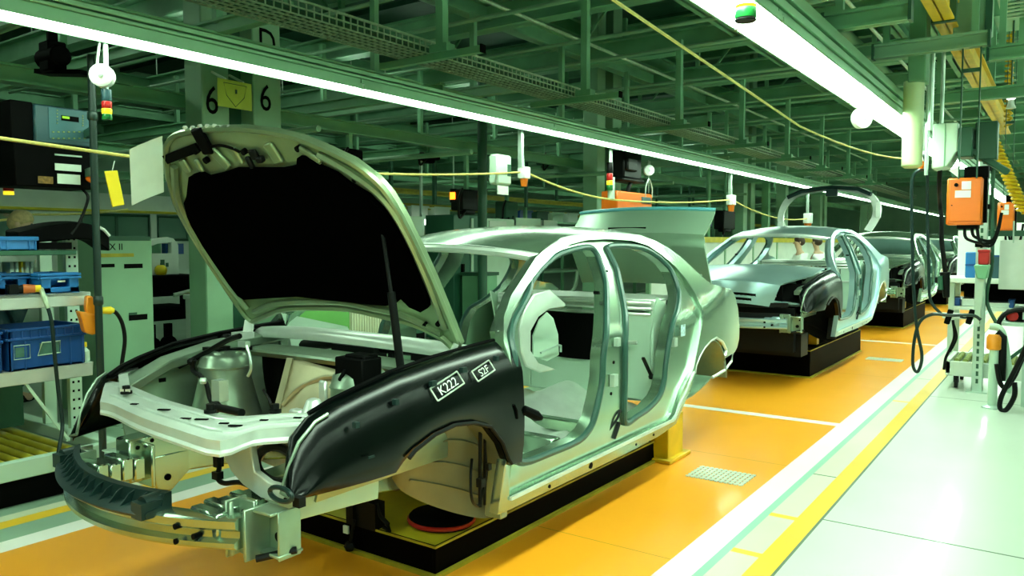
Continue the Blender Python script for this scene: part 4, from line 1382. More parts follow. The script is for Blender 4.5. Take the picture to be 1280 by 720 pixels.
tl.box(tg(((1040, 241),), 11.7)[0], (.16, .05, .10))
obj('tailgate_trim', tl, 'foam', tgo)
obj_split('tailgate_latch', MB().box(tg(((1098, 262),), 11.7)[0], (.06, .06, .22)).box(tg(((976, 282),), 11.7)[0], (.08, .05, .12)), 'white_steel', tgo)

# ================================================================== floor grates in the lane
for i, (x, y, w, l) in enumerate(((-1.87, 5.14, .40, .30), (-1.95, 11.6, .45, .25))):
    mb = MB()
    for k in range(12):
        mb.span((x - w / 2 + w * k / 12 + .006, y - l / 2, .001), (x - w / 2 + w * (k + 1) / 12 - .006, y + l / 2, .006))
    for k in range(6):
        mb.span((x - w / 2, y - l / 2 + l * k / 6 + .012, .002), (x + w / 2, y - l / 2 + l * k / 6 + .026, .007))
    g_ = obj('floor_grate', mb, 'white_steel', smooth=0)
    tag(g_, ('slotted pale metal grate in the orange lane beside the saloon body', 'small slotted grate in the orange lane beside the silver-blue car')[i], 'grate')

# ================================================================== left workplace
XR = -5.15
PY = at(119, 250, x=-5.0).y
pole = empty('steel_pole', (-5.0, PY, 0), 'slim dark green steel pole in front of the crate rack', 'pole')
pm = MB().tube([(-5.0, PY, 0), (-5.0, PY, 2.77)], .023, 14)
obj('tube', pm, 'pole', pole)
obj('base_plate', MB().span((-5.08, PY - .08, 0), (-4.92, PY + .08, .012)), 'pole', pole)
obj_split('clamp', MB().lathe((-5.0, PY, 2.36), [(.024, 0), (.032, .01), (.032, .05), (.024, .06)], 14).lathe((-5.0, PY, 1.2), [(.024, 0), (.030, .01), (.030, .05), (.024, .06)], 14), 'pole', pole)

def reel(name, px, py, x, r, label, drop_to=None):
    """white tool balancer hanging on straps"""
    c = at(px, py, x=x)
    o = empty(name, c, label, 'tool balancer')
    ax = Vector((.75, -.66, 0))
    obj('drum', MB().lathe(c - ax * .04, [(r * .75, 0), (r, .012), (r, .068), (r * .75, .08)], 28, ax), 'white_glow', o, bevel=0)
    obj('hub', MB().lathe(c + ax * .04, [(r * .25, 0), (r * .22, .012), (r * .1, .014)], 16, ax), 'alu', o)
    st = MB()
    top = Vector((c.x, c.y, 2.77 if x < -4 or x > -2 else 2.77))
    st.bar(c + Vector((0, -.03, r * .8)), top + Vector((0, -.01, 0)), .008, .014).bar(c + Vector((0, .03, r * .8)), top + Vector((0, .03, 0)), .008, .014)
    obj('strap', st, 'white', o)
    if drop_to:
        obj('wire', MB().tube([c - Vector((0, 0, r * .9)), c - Vector((0, 0, drop_to))], .005, 6), 'alu', o)
    return o
reel('tool_balancer', 128, 95, -4.62, .066, 'round white tool balancer hanging above the dark green pole', .25)
reel('tool_balancer', 1077, 148, -1.44, .085, 'round white tool balancer hanging from the bright walkway strip light')
reel('tool_balancer', 811, 213, -4.9, .075, 'small white tool balancer above the orange tool box behind the saloon roof', .32)

def signal_tower(px, ys, x, w, label, bands, up=None):
    """stack of coloured lamps"""
    a = at(px, ys[0], x=x)
    b = at(px, ys[-1], x=x)
    o = empty('signal_tower', b, label, 'signal light')
    for nm, mt, t0, t1 in bands:
        z0, z1 = b.z + (a.z - b.z) * t0, b.z + (a.z - b.z) * t1
        obj(nm, MB().lathe((b.x, b.y, z0), [(w * .94, 0), (w, .004), (w, z1 - z0 - .004), (w * .94, z1 - z0 - .001)], 18), mt, o)
    st = MB().tube([(b.x, b.y, a.z), (b.x, b.y, up or a.z + .05)], .012, 8)
    obj('mount_tube', st, 'alu', o)
    return o
signal_tower(134, (112, 150), -4.62, .028, 'signal tower with red, yellow and green lenses beside the white tool balancer', [('base_section', 'navy', .62, 1), ('red_lens', 'red', .38, .61), ('yellow_lens', 'amber_lit', .2, .37), ('green_lens', 'green_l', 0, .19)], 2.77)
signal_tower(762, (203, 238), -4.7, .04, 'small signal tower hanging behind the saloon roof beside the orange tool box', [('base_section', 'rubber', .62, 1), ('red_lens', 'red', .36, .61), ('yellow_lens', 'amber_lit', .2, .35), ('green_lens', 'green_l', 0, .19)], 2.77)
signal_tower(932, (-22, 27), -1.32, .052, 'large signal tower with lit yellow lens hanging by the bright strip light at the top', [('base_section', 'navy', .8, 1), ('red_lens', 'red', .62, .79), ('yellow_lens', 'amber_lit', .36, .61), ('green_lens', 'green_l', .08, .35), ('end_cap', 'rubber', 0, .07)], 2.84)
signal_tower(567, (236, 253), -8.0, .06, 'glowing orange beacon above the tall dark cabinets behind the bonnet', [('base_section', 'rubber', .75, 1), ('amber_lens', 'beacon', .22, .74), ('end_cap', 'rubber', 0, .2)], 3.0)
signal_tower(11, (222, 246), -9.0, .05, 'small dim signal tower under the black part of the control cabinet', [('base_section', 'rubber', .55, 1), ('red_lens', 'red', .3, .54), ('yellow_lens', 'amber_lit', .1, .29)], 3.0)

# control cabinet on the pole
cb = empty('control_cabinet', (-5.35, 2.4, 1.95), 'blue-grey and black control cabinet with green readout beside the pole', 'control cabinet')
def yz(px, py, x):
    p = at(px, py, x=x)
    return p.y, p.z
X_ = -5.22
(y0, z1), (y1, zm), (_, z0) = yz(47, 130, X_), yz(114, 184, X_), yz(100, 236, X_)
obj('upper_case', MB().span((X_ - .32, y0 - .02, zm), (X_, y1, z1)), 'navy', cb, bevel=.008)
obj('lower_case', MB().span((X_ - .32, y0 - .14, z0), (X_ - .005, y1 + .01, zm)), 'black', cb, bevel=.006)
obj('side_case', MB().span((X_ - .34, y0 - .15, zm), (X_ - .02, y0 - .02, z1 + .01)), 'black', cb, bevel=.006)
def face(pix0, pix1, d, name, m, par, x=X_):
    (ya, za), (yb, zb) = yz(*pix0, x), yz(*pix1, x)
    return obj(name, MB().span((x + d - .004, ya, zb), (x + d, yb, za)), m, par)
face((60, 134), (113, 178), .004, 'front_panel', 'navy_l', cb)
face((76, 144), (98, 153), .008, 'readout', 'black', cb)
face((77, 145), (86, 149), .0095, 'readout_digits', 'screen', cb)
kb = MB()
for k in range(14):
    y, z = yz(66 + (k % 7) * 6.5, 165 + (k // 7) * 8, X_)
    kb.box((X_ + .006, y, z), (.006, .012, .008))
for k in range(5):
    y, z = yz(103, 145 + k * 3, X_)
    kb.box((X_ + .006, y, z), (.005, .006, .006))
    y, z = yz(71, 138 + k * 4, X_)
    kb.box((X_ + .006, y, z), (.005, .006, .006))
obj('key_pad', kb, 'lime_key', cb)
face((68, 192), (102, 197), .006, 'label_strip', 'alu', cb)
face((68, 204), (101, 215), .008, 'label_card', 'paper', cb)
face((71, 217), (100, 231), .008, 'paper_sheet', 'paper', cb)
y, z = yz(111, 223, X_)
obj('stop_button', MB().lathe((X_, y, z), [(.022, 0), (.022, .02), (.03, .022), (.03, .035), (.02, .04)], 16, (1, 0, 0)), 'orange', cb)
face((47, 220), (66, 230), .006, 'button_row', 'amber_dim', cb)
obj_split('bracket', MB().bar((X_ - .1, y1, 2.3), (-5.0, PY, 2.3), .03, .05).bar((X_ - .1, y1, 2.05), (-5.0, PY, 2.05), .03, .05), 'green_dark', cb)
obj('cable', MB().tube(smooth_line([(X_ - .05, yz(108, 236, X_)[0], z0)] + [at(*p, x=X_) for p in ((110, 246), (106, 262), (98, 280), (89, 293))]), .009, 6), 'rubber', cb)

# hoist on the rail, dark
h = empty('chain_hoist', at(66, 70, x=-5.6), 'black chain hoist hanging high above the control cabinet', 'hoist')
c = at(66, 72, x=-5.6)
obj('motor_case', MB().box(c, (.14, .12, .20)).lathe(c + Vector((-.12, 0, 0)), [(.07, 0), (.07, .24)], 14, (1, 0, 0)), 'black', h, bevel=.01)
obj('suspension', MB().bar(c + Vector((0, 0, .1)), c + Vector((0, 0, .5)), .06, .03).bar(c + Vector((-.16, 0, -.08)), c + Vector((.26, .1, -.12)), .12, .03), 'black', h)

# yellow card
c0, c1, c2, c3 = [at(*p, x=-4.98) for p in ((131, 214), (147, 213), (156, 256), (141, 259))]
tg_ = empty('instruction_card', c0, 'yellow card hanging tilted beside the pole', 'card')
obj('card', MB().prism([c0, c1, c2, c3], (-.012, 0, 0)), 'tag_yellow', tg_, bevel=.003)
obj('string', MB().tube([at(140, 215, x=-4.985), at(143, 201, x=-4.985)], .003, 5), 'paper', tg_)

# inspection sheet on the raised bonnet
q = [at(*p, x=xx) for p, xx in (((162, 187), -3.92), ((203, 170), -3.76), ((205, 240), -3.76), ((165, 257), -3.92))]
sh = MB().grid(lambda u, v: q[0].lerp(q[1], u).lerp(q[3].lerp(q[2], u), v) + Vector((.008, -.01, 0)) * math.sin(math.pi * u), 8, 8, .002)
tag(obj('paper_sheet', sh, 'paper'), 'large white paper sheet hung on the corner of the raised bonnet', 'paper')

# crate rack
rk = empty('storage_rack', (-5.45, 1.7, 0), 'pale steel shelf rack holding blue crates in front of the cabinets', 'rack')
hl = MB()
YU = at(90, 330, x=-5.60).y
for x, y in ((-5.62, YU), (-6.0, YU), (-5.62, .55), (-6.0, .55)):
    obj('upright', MB().span((x - .022, y - .042, 0 if x < -7 else .287), (x + .022, y + .042, 1.66)), 'mint', rk, bevel=.003)
    if x > -5.7 and y > 1:
        for k in range(22):
            for s in (-1, 1):
                hl.box((x + .022, y + s * .018, .32 + k * .062), (.003, .014, .016))
obj('upright_holes', hl, 'black', rk)
for z, d in ((.745, .88), (1.205, .88)):
    s = MB().span((XR - d, .45, z + .05), (XR, 2.56, z + .075)).span((XR - .02, .45, z - .01), (XR, 2.56, z + .075)).span((XR - d, 2.53, z), (XR, 2.56, z + .075))
    obj('shelf', s, 'white_steel', rk, bevel=.004)
obj('shelf', MB().span((XR - .88, .45, 1.52), (XR - .04, 2.50, 1.55)), 'green_dark', rk, bevel=.004)
obj('brace', MB().bar((-5.17, 2.16, .74), (-5.17, 2.40, .34), .016, .016).bar((-5.17, 2.40, .34), (-5.6, YU - .05, .3), .02, .02), 'mint', rk)
obj('back_panel', MB().span((-6.04, .5, .3), (-6.025, 2.5, .74)), 'green_dark', rk)

def crate(ya, yb, z, h, d, m, label, front_label=True, cut=False, x=-5.17):
    o = empty('plastic_crate', (x - d / 2, (ya + yb) / 2, z), label, 'crate')
    t = .012
    mb = MB()
    mb.span((x - d, ya, z), (x, yb, z + .012))
    mb.span((x - d, ya, z), (x - d + t, yb, z + h)).span((x - d, ya, z), (x, ya + t, z + h)).span((x - d, yb - t, z), (x, yb, z + h))
    if cut:
        mb.span((x - t, ya, z), (x, yb, z + h * .30)).span((x - t, ya, z + h * .8), (x, yb, z + h)).span((x - t, ya, z), (x, ya + .06, z + h)).span((x - t, yb - .06, z), (x, yb, z + h))
        mb.span((x - d * .6, ya + .01, z + h * .3), (x - d * .6 + t, yb - .01, z + h * .8))
    else:
        mb.span((x - t, ya, z), (x, yb, z + h))
    obj('tub', mb, m, o, bevel=.004)
    rim = MB()
    for zz in (z + h - .015, z + h * .72):
        rim.span((x - .004, ya - .008, zz), (x + .014, yb + .008, zz + .014)).span((x - d, yb - .004, zz), (x, yb + .014, zz + .014))
        rim.span((x - d, ya - .014, zz), (x, ya + .004, zz + .014)).span((x - d - .014, ya, zz), (x - d + .004, yb, zz + .014))
    if not cut:
        for k in range(9):
            yy = ya + (yb - ya) * (k + .5) / 9
            rim.span((x, yy - .004, z + h * .74), (x + .010, yy + .004, z + h))
        for k in (.03, .20, .80, .97):
            yy = ya + (yb - ya) * k
            rim.span((x, yy - .004, z), (x + .008, yy + .004, z + h * .70))
    obj('rim', rim, m, o, bevel=.002)
    if front_label:
        if cut:
            obj('label_card', MB().span((x, ya + .42 * (yb - ya), z + .08), (x + .004, ya + .62 * (yb - ya), z + h * .55)), 'paper', o)
        else:
            w = yb - ya
            obj('label_holder', MB().tube([(x + .006, ya + w * .36, z + .08), (x + .006, ya + w * .42, z + h * .62), (x + .006, ya + w * .66, z + h * .62), (x + .006, ya + w * .66, z + .085)], .004, 5, True).tube([(x + .006, ya + w * .06, z + .07), (x + .006, ya + w * .06, z + h * .6), (x + .006, ya + w * .26, z + h * .6), (x + .006, ya + w * .26, z + .07)], .003, 5, True), 'mint', o)
            obj_split('label_card', MB().span((x, ya + w * .39, z + .085), (x + .004, ya + w * .65, z + h * .60)).span((x, ya + w * .08, z + .08), (x + .004, ya + w * .22, z + h * .55)), 'green_l2', o)
    return o
crate(2.075, 2.52, .821, .255, .40, 'blue', 'dark blue stacking crate with a card window on the lower rack shelf')
crate(1.58, 2.035, .821, .245, .40, 'blue', 'dark blue crate only partly in view on the lower rack shelf')
crate(2.27, 2.50, 1.281, .125, .38, 'blue_l', 'light blue open-fronted bin with a card, beside the rack upright on the upper shelf', cut=True)
crate(2.06, 2.25, 1.281, .13, .28, 'blue_l', 'blue bin standing behind the nutrunner on the upper shelf', False, True, x=-5.29)
crate(1.80, 2.04, 1.281, .12, .40, 'blue_l', 'light blue bin only partly in view on the upper shelf', False, True)
crate(2.06, 2.27, 1.551, .085, .4, 'blue_l', 'blue box under the black bumper cover on top of the rack', False, False, x=-5.21)
# black bumper covers on top of the rack
bc = MB()
P0 = [at(*p, x=-5.30) for p in ((22, 291), (40, 287), (70, 281), (100, 279), (118, 282), (137, 295))]
P0 = smooth_line(P0, 4)
secs = [[p + Vector((0, 0, 0)), p + Vector((-.25, .03, .02)), p + Vector((-.25, .03, -.10)), p + Vector((0, 0, -.055 - .05 * min(1, k / 8)))] for k, p in enumerate(P0)]
bc.strip(secs)
bco = empty('bumper_cover', P0[len(P0) // 2] - Vector((0, 0, .1)), 'black plastic bumper cover lying on top of the crate rack', 'bumper')
obj('cover', bc, 'black', bco, bevel=.008)
obj('edge', MB().tube([at(*p, x=-5.29) for p in ((122, 283), (130, 287), (137, 295))], .010, 6), 'white', bco)
obj('bumper_cover_under', MB().span((-5.57, 2.3, 1.555), (-5.25, 2.5, 1.60)), 'black', bco)
for k, (m, w) in enumerate((('paper', .022), ('paper', .018), ('tag_yellow', .016), ('paper', .022), ('paper', .012))):
    y = 2.245 + k * .030
    f_ = empty('ring_binder', (-5.52, y, 1.281), ('white', 'second white', 'yellow', 'white after the yellow', 'thin white')[k] + ' file in the row at the back of the upper shelf', 'file', 'files on the upper shelf')
    obj('cover', MB().span((-5.62, y - w / 2, 1.281), (-5.50, y + w / 2, 1.475)), m, f_, bevel=.002)
    obj('spine_label', MB().span((-5.50, y - w * .3, 1.40), (-5.498, y + w * .3, 1.44)), 'mint', f_)
# nutrunner with its cable
nr = empty('nutrunner', at(28, 362, x=-5.19), 'orange and black nutrunner with a grey hose on the upper shelf', 'tool')
a, b, c = at(8, 362, x=-5.2), at(29, 362, x=-5.2), at(44, 364, x=-5.18)
a.z = b.z = c.z = 1.315
obj('head', MB().tube([a, b], [.022, .026], 12).box(a + Vector((0, .03, .0)), (.06, .05, .06)), 'rubber', nr)
obj('grip', MB().tube([b, c], [.030, .024], 12), 'amber_red', nr)
obj('collar', MB().tube([c, c + (c - b).normalized() * .03], .022, 10), 'tag_yellow', nr)
hs = smooth_line([c + (c - b).normalized() * .03, at(56, 374, x=-5.12), at(64, 400, x=-5.10), at(68, 440, x=-5.10), at(73, 490, x=-5.1), at(78, 530, x=-5.08), at(74, 560, x=-5.04), at(70, 580, x=-5.0)])
obj('hose', MB().tube(hs, .012, 8), 'foam', nr)
gl = MB().tube(hs[:10], .015, 8)
obj('hose_sleeve', gl, 'galv', nr)
# orange holster on the pole, yellow plug and hose
ho = empty('tool_holster', at(111, 400, x=-5.05), 'orange tool holster clamped to the pole beside the lower crates', 'holster')
p = [at(*q_, x=-5.04) for q_ in ((108, 370), (116, 370), (121, 385), (122, 397), (110, 398), (107, 384))]
obj('upper_shell', MB().prism(p, (-.07, .02, 0)), 'amber', ho, bevel=.01, seg=2)
p = [at(*q_, x=-5.03) for q_ in ((99, 389), (121, 393), (122, 417), (116, 419), (107, 416), (103, 400))]
obj('pocket', MB().prism(p, (-.10, .02, 0)), 'amber', ho, bevel=.012, seg=2)
yp = empty('cable_plug', at(134, 388, x=-5.0), 'yellow plug with a black cable on the cabinet side of the pole', 'plug')
a, b = at(126, 388, x=-5.02), at(139, 388, x=-5.0)
obj('plug_body', MB().tube([a, b], [.020, .026], 12).tube([b, b + (b - a) * .3], [.022, .014], 12), 'tag_yellow', yp)
obj('cable', MB().tube(smooth_line([b] + [at(*q_, x=-5.0) for q_ in ((146, 392), (153, 405), (156, 425), (153, 450), (150, 470))]), .013, 8), 'rubber', yp)
wb = empty('spray_bottle', at(113, 442, x=-5.25), 'small pale bottle with yellow cap beside the lower crate', 'bottle')
p = at(114, 440, x=-5.1)
p.z = .82
obj('bottle', MB().lathe((-5.22, 2.545, .82), [(.0, 0), (.03, .002), (.03, .07), (.012, .09), (.012, .10)], 14), 'mint', wb)
obj('cap', MB().lathe((-5.22, 2.545, .918), [(.014, 0), (.016, .002), (.014, .03)], 12), 'tag_yellow', wb)

# roller conveyor under the rack
cv = empty('roller_conveyor', (-5.8, 1.7, 0), 'low roller conveyor with yellow rollers under the crate rack', 'conveyor')
fr = MB().span((-5.16, -.3, .17), (-5.10, 2.72, .285)).span((-6.6, YU - .05, .2), (-5.16, YU + .05, .285)).span((-6.6, .50, .2), (-5.16, .60, .285)).span((-6.66, -.3, .17), (-6.60, 2.72, .285)).span((-6.6, 2.66, .17), (-5.16, 2.72, .27))
obj('side_frame', fr, 'mint', cv, bevel=.006)
obj('plinth', MB().span((-6.58, -.2, 0), (-5.17, 2.6, .16)), 'black', cv)
for k in range(22):
    y = .70 + k * .084
    obj('roller', MB().tube([(-6.59, y, .245), (-5.165, y, .245)], .024, 10), 'yellow_roller', cv)
# ================================================================== left aisle and hall background
def cabinet(name, xa, ya, xb, yb, h, m, label, parts=(), z0=0.0, cat='cabinet'):
    o = empty(name, ((xa + xb) / 2, (ya + yb) / 2, z0), label, cat)
    obj('body', MB().span((xa, ya, z0 + .03), (xb, yb, h)).span((xa + .03, ya + .03, z0), (xb - .03, yb - .03, z0 + .04)), m, o, bevel=.008)
    return o

# pale cabinet with text and yellow band, beside the pole
Xc = -7.0
k1 = cabinet('machine_cabinet', -7.7, 3.53, Xc, 4.06, 1.63, 'green_pale', 'pale green machine cabinet with a yellow band and dark slots behind the pole')
def fx(pix0, pix1, d, name, m, par, x=Xc):
    a, b = at(*pix0, x=x), at(*pix1, x=x)
    return obj(name, MB().span((x + d - .006, a.y, b.z), (x + d, b.y, a.z)), m, par)
fx((122, 295), (187, 301), .008, 'top_strip', 'green_dark', k1)
fx((126, 317), (167, 321), .006, 'yellow_band', 'yellow_trim', k1)
fx((126, 330), (143, 334), .006, 'slot', 'black', k1)
fx((155, 330), (178, 335), .006, 'slot', 'black', k1)
fx((161, 394), (184, 399), .006, 'slot', 'black', k1)
fx((161, 391), (171, 393), .006, 'slot', 'green_dark', k1)
c = at(135, 309, x=Xc)
obj('lettering', text_mb('WAX II', .085, lambda v: Vector((Xc + .002 + v.z, c.y + v.x, c.z + v.y))), 'black', k1)
k2 = cabinet('machine_cabinet', -7.9, 4.09, -7.62, 4.14, 1.66, 'white', 'narrow white cabinet edge strip standing between the pale green machine cabinet and the trolley')

# trolley with castors and white car door panel seen in the gap
tl = empty('parts_trolley', (-11.2, 6.9, 0), 'dark parts trolley on black castors carrying a white door panel behind the bonnet', 'trolley')
xt = -10.6
def px(p, x=xt):
    return at(*p, x=x)
a, b = px((190, 345)), px((250, 368))
obj('bin', MB().span((xt - .8, a.y, b.z), (xt, b.y, a.z)), 'black', tl, bevel=.02)
a, b = px((190, 386)), px((250, 397))
obj('chassis', MB().span((xt - .8, a.y, b.z), (xt, b.y, a.z)).span((xt - .05, a.y + .7, a.z), (xt, a.y + .82, a.z + .3)).span((xt - .05, b.y - .3, a.z), (xt, b.y - .2, a.z + .3)), 'black', tl, bevel=.01)
obj('push_bar', MB().tube([px((217, 369)), px((240, 363))], .03, 8), 'white', tl)
for p in ((213, 408), (248, 408), (192, 405)):
    q_ = px(p)
    obj('castor', MB().lathe((xt - .1, q_.y, .12), [(.06, 0), (.12, .005), (.12, .075), (.06, .08)], 16, (1, 0, 0)).span((xt - .1, q_.y - .05, .12), (xt - .03, q_.y + .05, .42)), 'black', tl)
obj('yellow_block', MB().box(px((243, 374)), (.2, .22, .10)), 'tag_yellow', tl)
D0 = [(191, 345), (191, 312), (197, 304), (210, 298), (226, 296), (234, 298), (240, 306), (241, 345)]
D1 = [(195, 316), (203, 309), (214, 305), (231, 303), (231, 317), (196, 317)]
dp = [(px(p).y, px(p).z) for p in D0]
di = [(px(p).y, px(p).z) for p in D1]
dr = empty('door_assembly', (xt - .4, dp[0][0] + .4, dp[0][1]), 'white primed car door standing in the trolley behind the bonnet', 'door panel')
obj('door_shell', sheet(dp, [di], lambda y, z: (xt - .35, y, z), lambda y, z: (xt - .45, y, z), .3), 'white', dr, bevel=.01)
dd = MB().span((xt - .346, px((217, 325)).y, px((217, 343)).z), (xt - .340, px((222, 325)).y, px((217, 325)).z)).box(px((202, 331), xt - .34), (.01, .04, .06)).box(px((209, 331), xt - .34), (.01, .04, .06))
obj('cutouts', dd, 'green_dark', dr)
obj('blue_bracket', MB().box(px((216, 311), xt - .5), (.1, .30, .16)), 'blue', dr)
obj('back_sheet', MB().span((xt - .72, dp[0][0] + .03, dp[0][1] + .1), (xt - .70, dp[0][0] + .55, px((200, 300)).z)), 'green_steel', dr)
obj('yellow_cap', MB().ball(px((201, 338), xt - .3), .09, 12), 'tag_yellow', dr)

# dark green post and panels behind the bonnet's left edge
Xg = -9.2
a, b = at(250, 290, x=Xg), at(258, 425, x=Xg)
o = obj('guard_post', MB().span((Xg - .10, a.y, 0), (Xg, b.y, 2.0)).span((Xg - .14, a.y - .04, 0), (Xg + .04, b.y + .04, .015)), 'green_steel', bevel=.005)
tag(o, 'green square guard post between the trolley and the white lidded bin', 'post')
a, b = at(259, 318, x=Xg), at(330, 376, x=Xg)
pn = empty('green_partition', (Xg - .1, (a.y + b.y) / 2, 0), 'mint green partition above the white bin behind the raised bonnet', 'partition')
obj('panel', MB().span((Xg - .12, a.y, .5), (Xg - .06, b.y + .5, a.z)), 'green_pale', pn)
obj_split('foot', MB().span((Xg - .14, a.y + .1, 0), (Xg - .04, a.y + .2, .5)).span((Xg - .14, b.y, 0), (Xg - .04, b.y + .1, .5)), 'green_steel', pn)
a, b = at(259, 376, x=Xg + .5), at(330, 424, x=Xg + .5)
wbx = cabinet('waste_bin', Xg + .02, a.y, Xg + .5, b.y + .3, a.z, 'white', 'white lidded bin standing behind the hinge of the raised bonnet', cat='bin')
obj('lid', MB().span((Xg - .0, a.y - .02, a.z), (Xg + .52, b.y + .32, a.z + .06)), 'white', wbx, bevel=.01)

# things seen in the slot under the bonnet's rear edge
Xs = -6.35
a, b = at(372, 380, x=Xs), at(437, 430, x=Xs)
gb = empty('notice_board', (Xs - .05, (a.y + b.y) / 2, 0), 'bright green board seen between the bonnet and the cowl', 'board')
obj('panel', MB().span((Xs - .04, a.y, .45), (Xs, b.y, 1.05)), 'lime_panel', gb)
obj_split('foot', MB().span((Xs - .15, a.y + .1, 0), (Xs + .05, a.y + .15, .45)).span((Xs - .15, b.y - .15, 0), (Xs + .05, b.y - .1, .45)), 'green_dark', gb)
a, b = at(437, 380, x=Xs), at(508, 430, x=Xs)
ws = empty('slatted_cabinet', (Xs - .25, (a.y + b.y) / 2, 0), 'white cabinet with fine upright slats seen below the bonnet beside the green board', 'cabinet')
mb = MB().span((Xs - .5, a.y + .02, .03), (Xs - .02, b.y, 1.02))
for k in range(22):
    y = a.y + .03 + (b.y - a.y - .04) * k / 22
    mb.span((Xs - .03, y, .06), (Xs, y + (b.y - a.y) / 34, 1.0))
obj('slatted_front', mb, 'cream', ws)
obj('plinth', MB().span((Xs - .45, a.y + .05, 0), (Xs - .05, b.y - .05, .03)), 'black', ws)
a, b = at(508, 385, x=Xs), at(533, 430, x=Xs)
kb2 = cabinet('tool_cabinet', Xs - .5, a.y + .03, Xs - .02, b.y, 1.0, 'black', 'black tool cabinet next to the white slatted cabinet below the bonnet')
obj_split('drawer_front', MB().span((Xs - .02, a.y + .1, .5), (Xs - .01, b.y - .25, .95)).span((Xs - .02, b.y - .2, .5), (Xs - .01, b.y - .04, .95)), 'green_dark', kb2)

# tall cabinets right of the bonnet
Xh = -8.0
a, b = at(567, 268, x=Xh), at(599, 300, x=Xh)
tc = cabinet('control_cabinet', Xh - .6, a.y, Xh, b.y, a.z, 'cab_green', 'tall dark green control cabinet behind the windscreen opening')
p0, p1 = at(588, 300, x=Xh), at(591, 300, x=Xh)
obj('door_edge', MB().span((Xh, p0.y, .1), (Xh + .02, p1.y, a.z - .05)), 'mint', tc)
obj('handle', MB().span((Xh, p0.y - .25, 1.0), (Xh + .04, p0.y - .2, 1.25)), 'black', tc)
a2, b2 = at(600, 271, x=Xh), at(643, 300, x=Xh)
wc = cabinet('control_cabinet', Xh - .6, a2.y, Xh, b2.y, a2.z - .02, 'pale_cab', 'tall pale cabinet next to the dark green one behind the windscreen opening')
obj('lit_panel', MB().span((Xh, at(611, 276, x=Xh).y, at(611, 286, x=Xh).z), (Xh + .02, at(632, 276, x=Xh).y, at(611, 276, x=Xh).z)), 'white', wc)
a3 = at(602, 345, x=Xh + .5)
sb = cabinet('switch_box', Xh + .1, a3.y, Xh + .5, a3.y + .42, a3.z, 'green_steel', 'green pedestal box in front of the tall pale cabinet')
obj('lid', MB().span((Xh + .08, a3.y - .02, a3.z), (Xh + .52, a3.y + .44, a3.z + .05)), 'green_dark', sb)
for i, (xa_, xb_, m, lb) in enumerate(((643, 676, 'mint', 'mint overhead panel next to the tall pale cabinet'), (678, 697, 'white', 'small white overhead panel between the mint panel and the raised boot lid'))):
    a, b = at(xa_, 272 + i * 3, x=Xh), at(xb_, 287, x=Xh)
    o = empty('partition_screen', (Xh, (a.y + b.y) / 2, 0), lb, 'panel')
    obj('panel', MB().span((Xh - .04, a.y, b.z), (Xh, b.y, a.z)), m, o)
    obj('post', MB().span((Xh - .05, a.y, 0), (Xh - .0, a.y + .05, a.z + .03)), 'green_dark', o)
o = empty('partition_screen', (Xh, 9, 0), 'mint machine panel between the raised bonnet rim and the white work lamp', 'panel')
a, b = at(511, 270, x=Xh), at(528, 300, x=Xh)
obj('panel', MB().span((Xh - .04, a.y, .4), (Xh, b.y, a.z)), 'mint', o)
obj('post', MB().span((Xh - .05, b.y, 0), (Xh - .0, b.y + .05, a.z + .03)), 'alu', o)
a, b = at(530, 274, x=Xh - 1), at(566, 282, x=Xh - 1)
o = empty('work_lamp', (Xh - 1, (a.y + b.y) / 2, a.z), 'glowing white work lamp beside the tall dark green cabinet', 'lamp')
obj('diffuser', MB().span((Xh - 1.05, a.y, b.z), (Xh - 1, b.y, a.z)), 'lamp_soft', o)
obj('housing', MB().span((Xh - 1.12, a.y - .02, a.z), (Xh - .98, b.y + .02, a.z + .04)).span((Xh - 1.1, a.y, a.z), (Xh - 1.06, a.y + .04, 3.0)), 'alu', o)

# dark post and thin hall posts
for px_, x, r, m, lb in ((603, -7.4, .075, 'green_dark', 'dark green round hall post rising above the tall cabinets'), (885, -6.6, .05, 'green_steel', 'thin green hall post above the raised boot lid'), (957, -6.8, .09, 'green_steel', 'narrower green hall post next to the wide pale one by the tailgate frame'), (977, -6.8, .14, 'green_pale', 'wide pale green hall post beside the raised tailgate frame')):
    p = at(px_, 280, x=x)
    h = empty('hall_post', (p.x, p.y, 0), lb, 'post')
    obj('shaft', MB().tube([(p.x, p.y, 0), (p.x, p.y, 4.5)], r, 14) if r < .09 else MB().span((p.x - r, p.y - r, 0), (p.x + r, p.y + r, 4.5)), m, h)
    obj('foot_plate', MB().span((p.x - r - .05, p.y - r - .05, 0), (p.x + r + .05, p.y + r + .05, .015)), m, h)

# yellow conveyor rails over the left aisle
for x, z, m, lb in ((-9.5, 2.19, 'yellow_trim', 'yellow overhead rail just above the tall cabinets'), (-10.6, 2.55, 'yellow_trim', 'upper yellow overhead rail deeper in the hall behind the cabinets')):
    o = empty('overhead_rail', (x, 15, z), lb, 'rail')
    obj('rail', ibeam(MB(), (x, 7.5, z), (x, 32, z), .10, .09, .02), m, o)
    hg = MB()
    for y in range(8, 32, 3):
        hg.span((x - .03, y - .03, z + .1), (x + .03, y + .03, 3.4))
    obj_split('hanger', hg, 'green_dark', o)

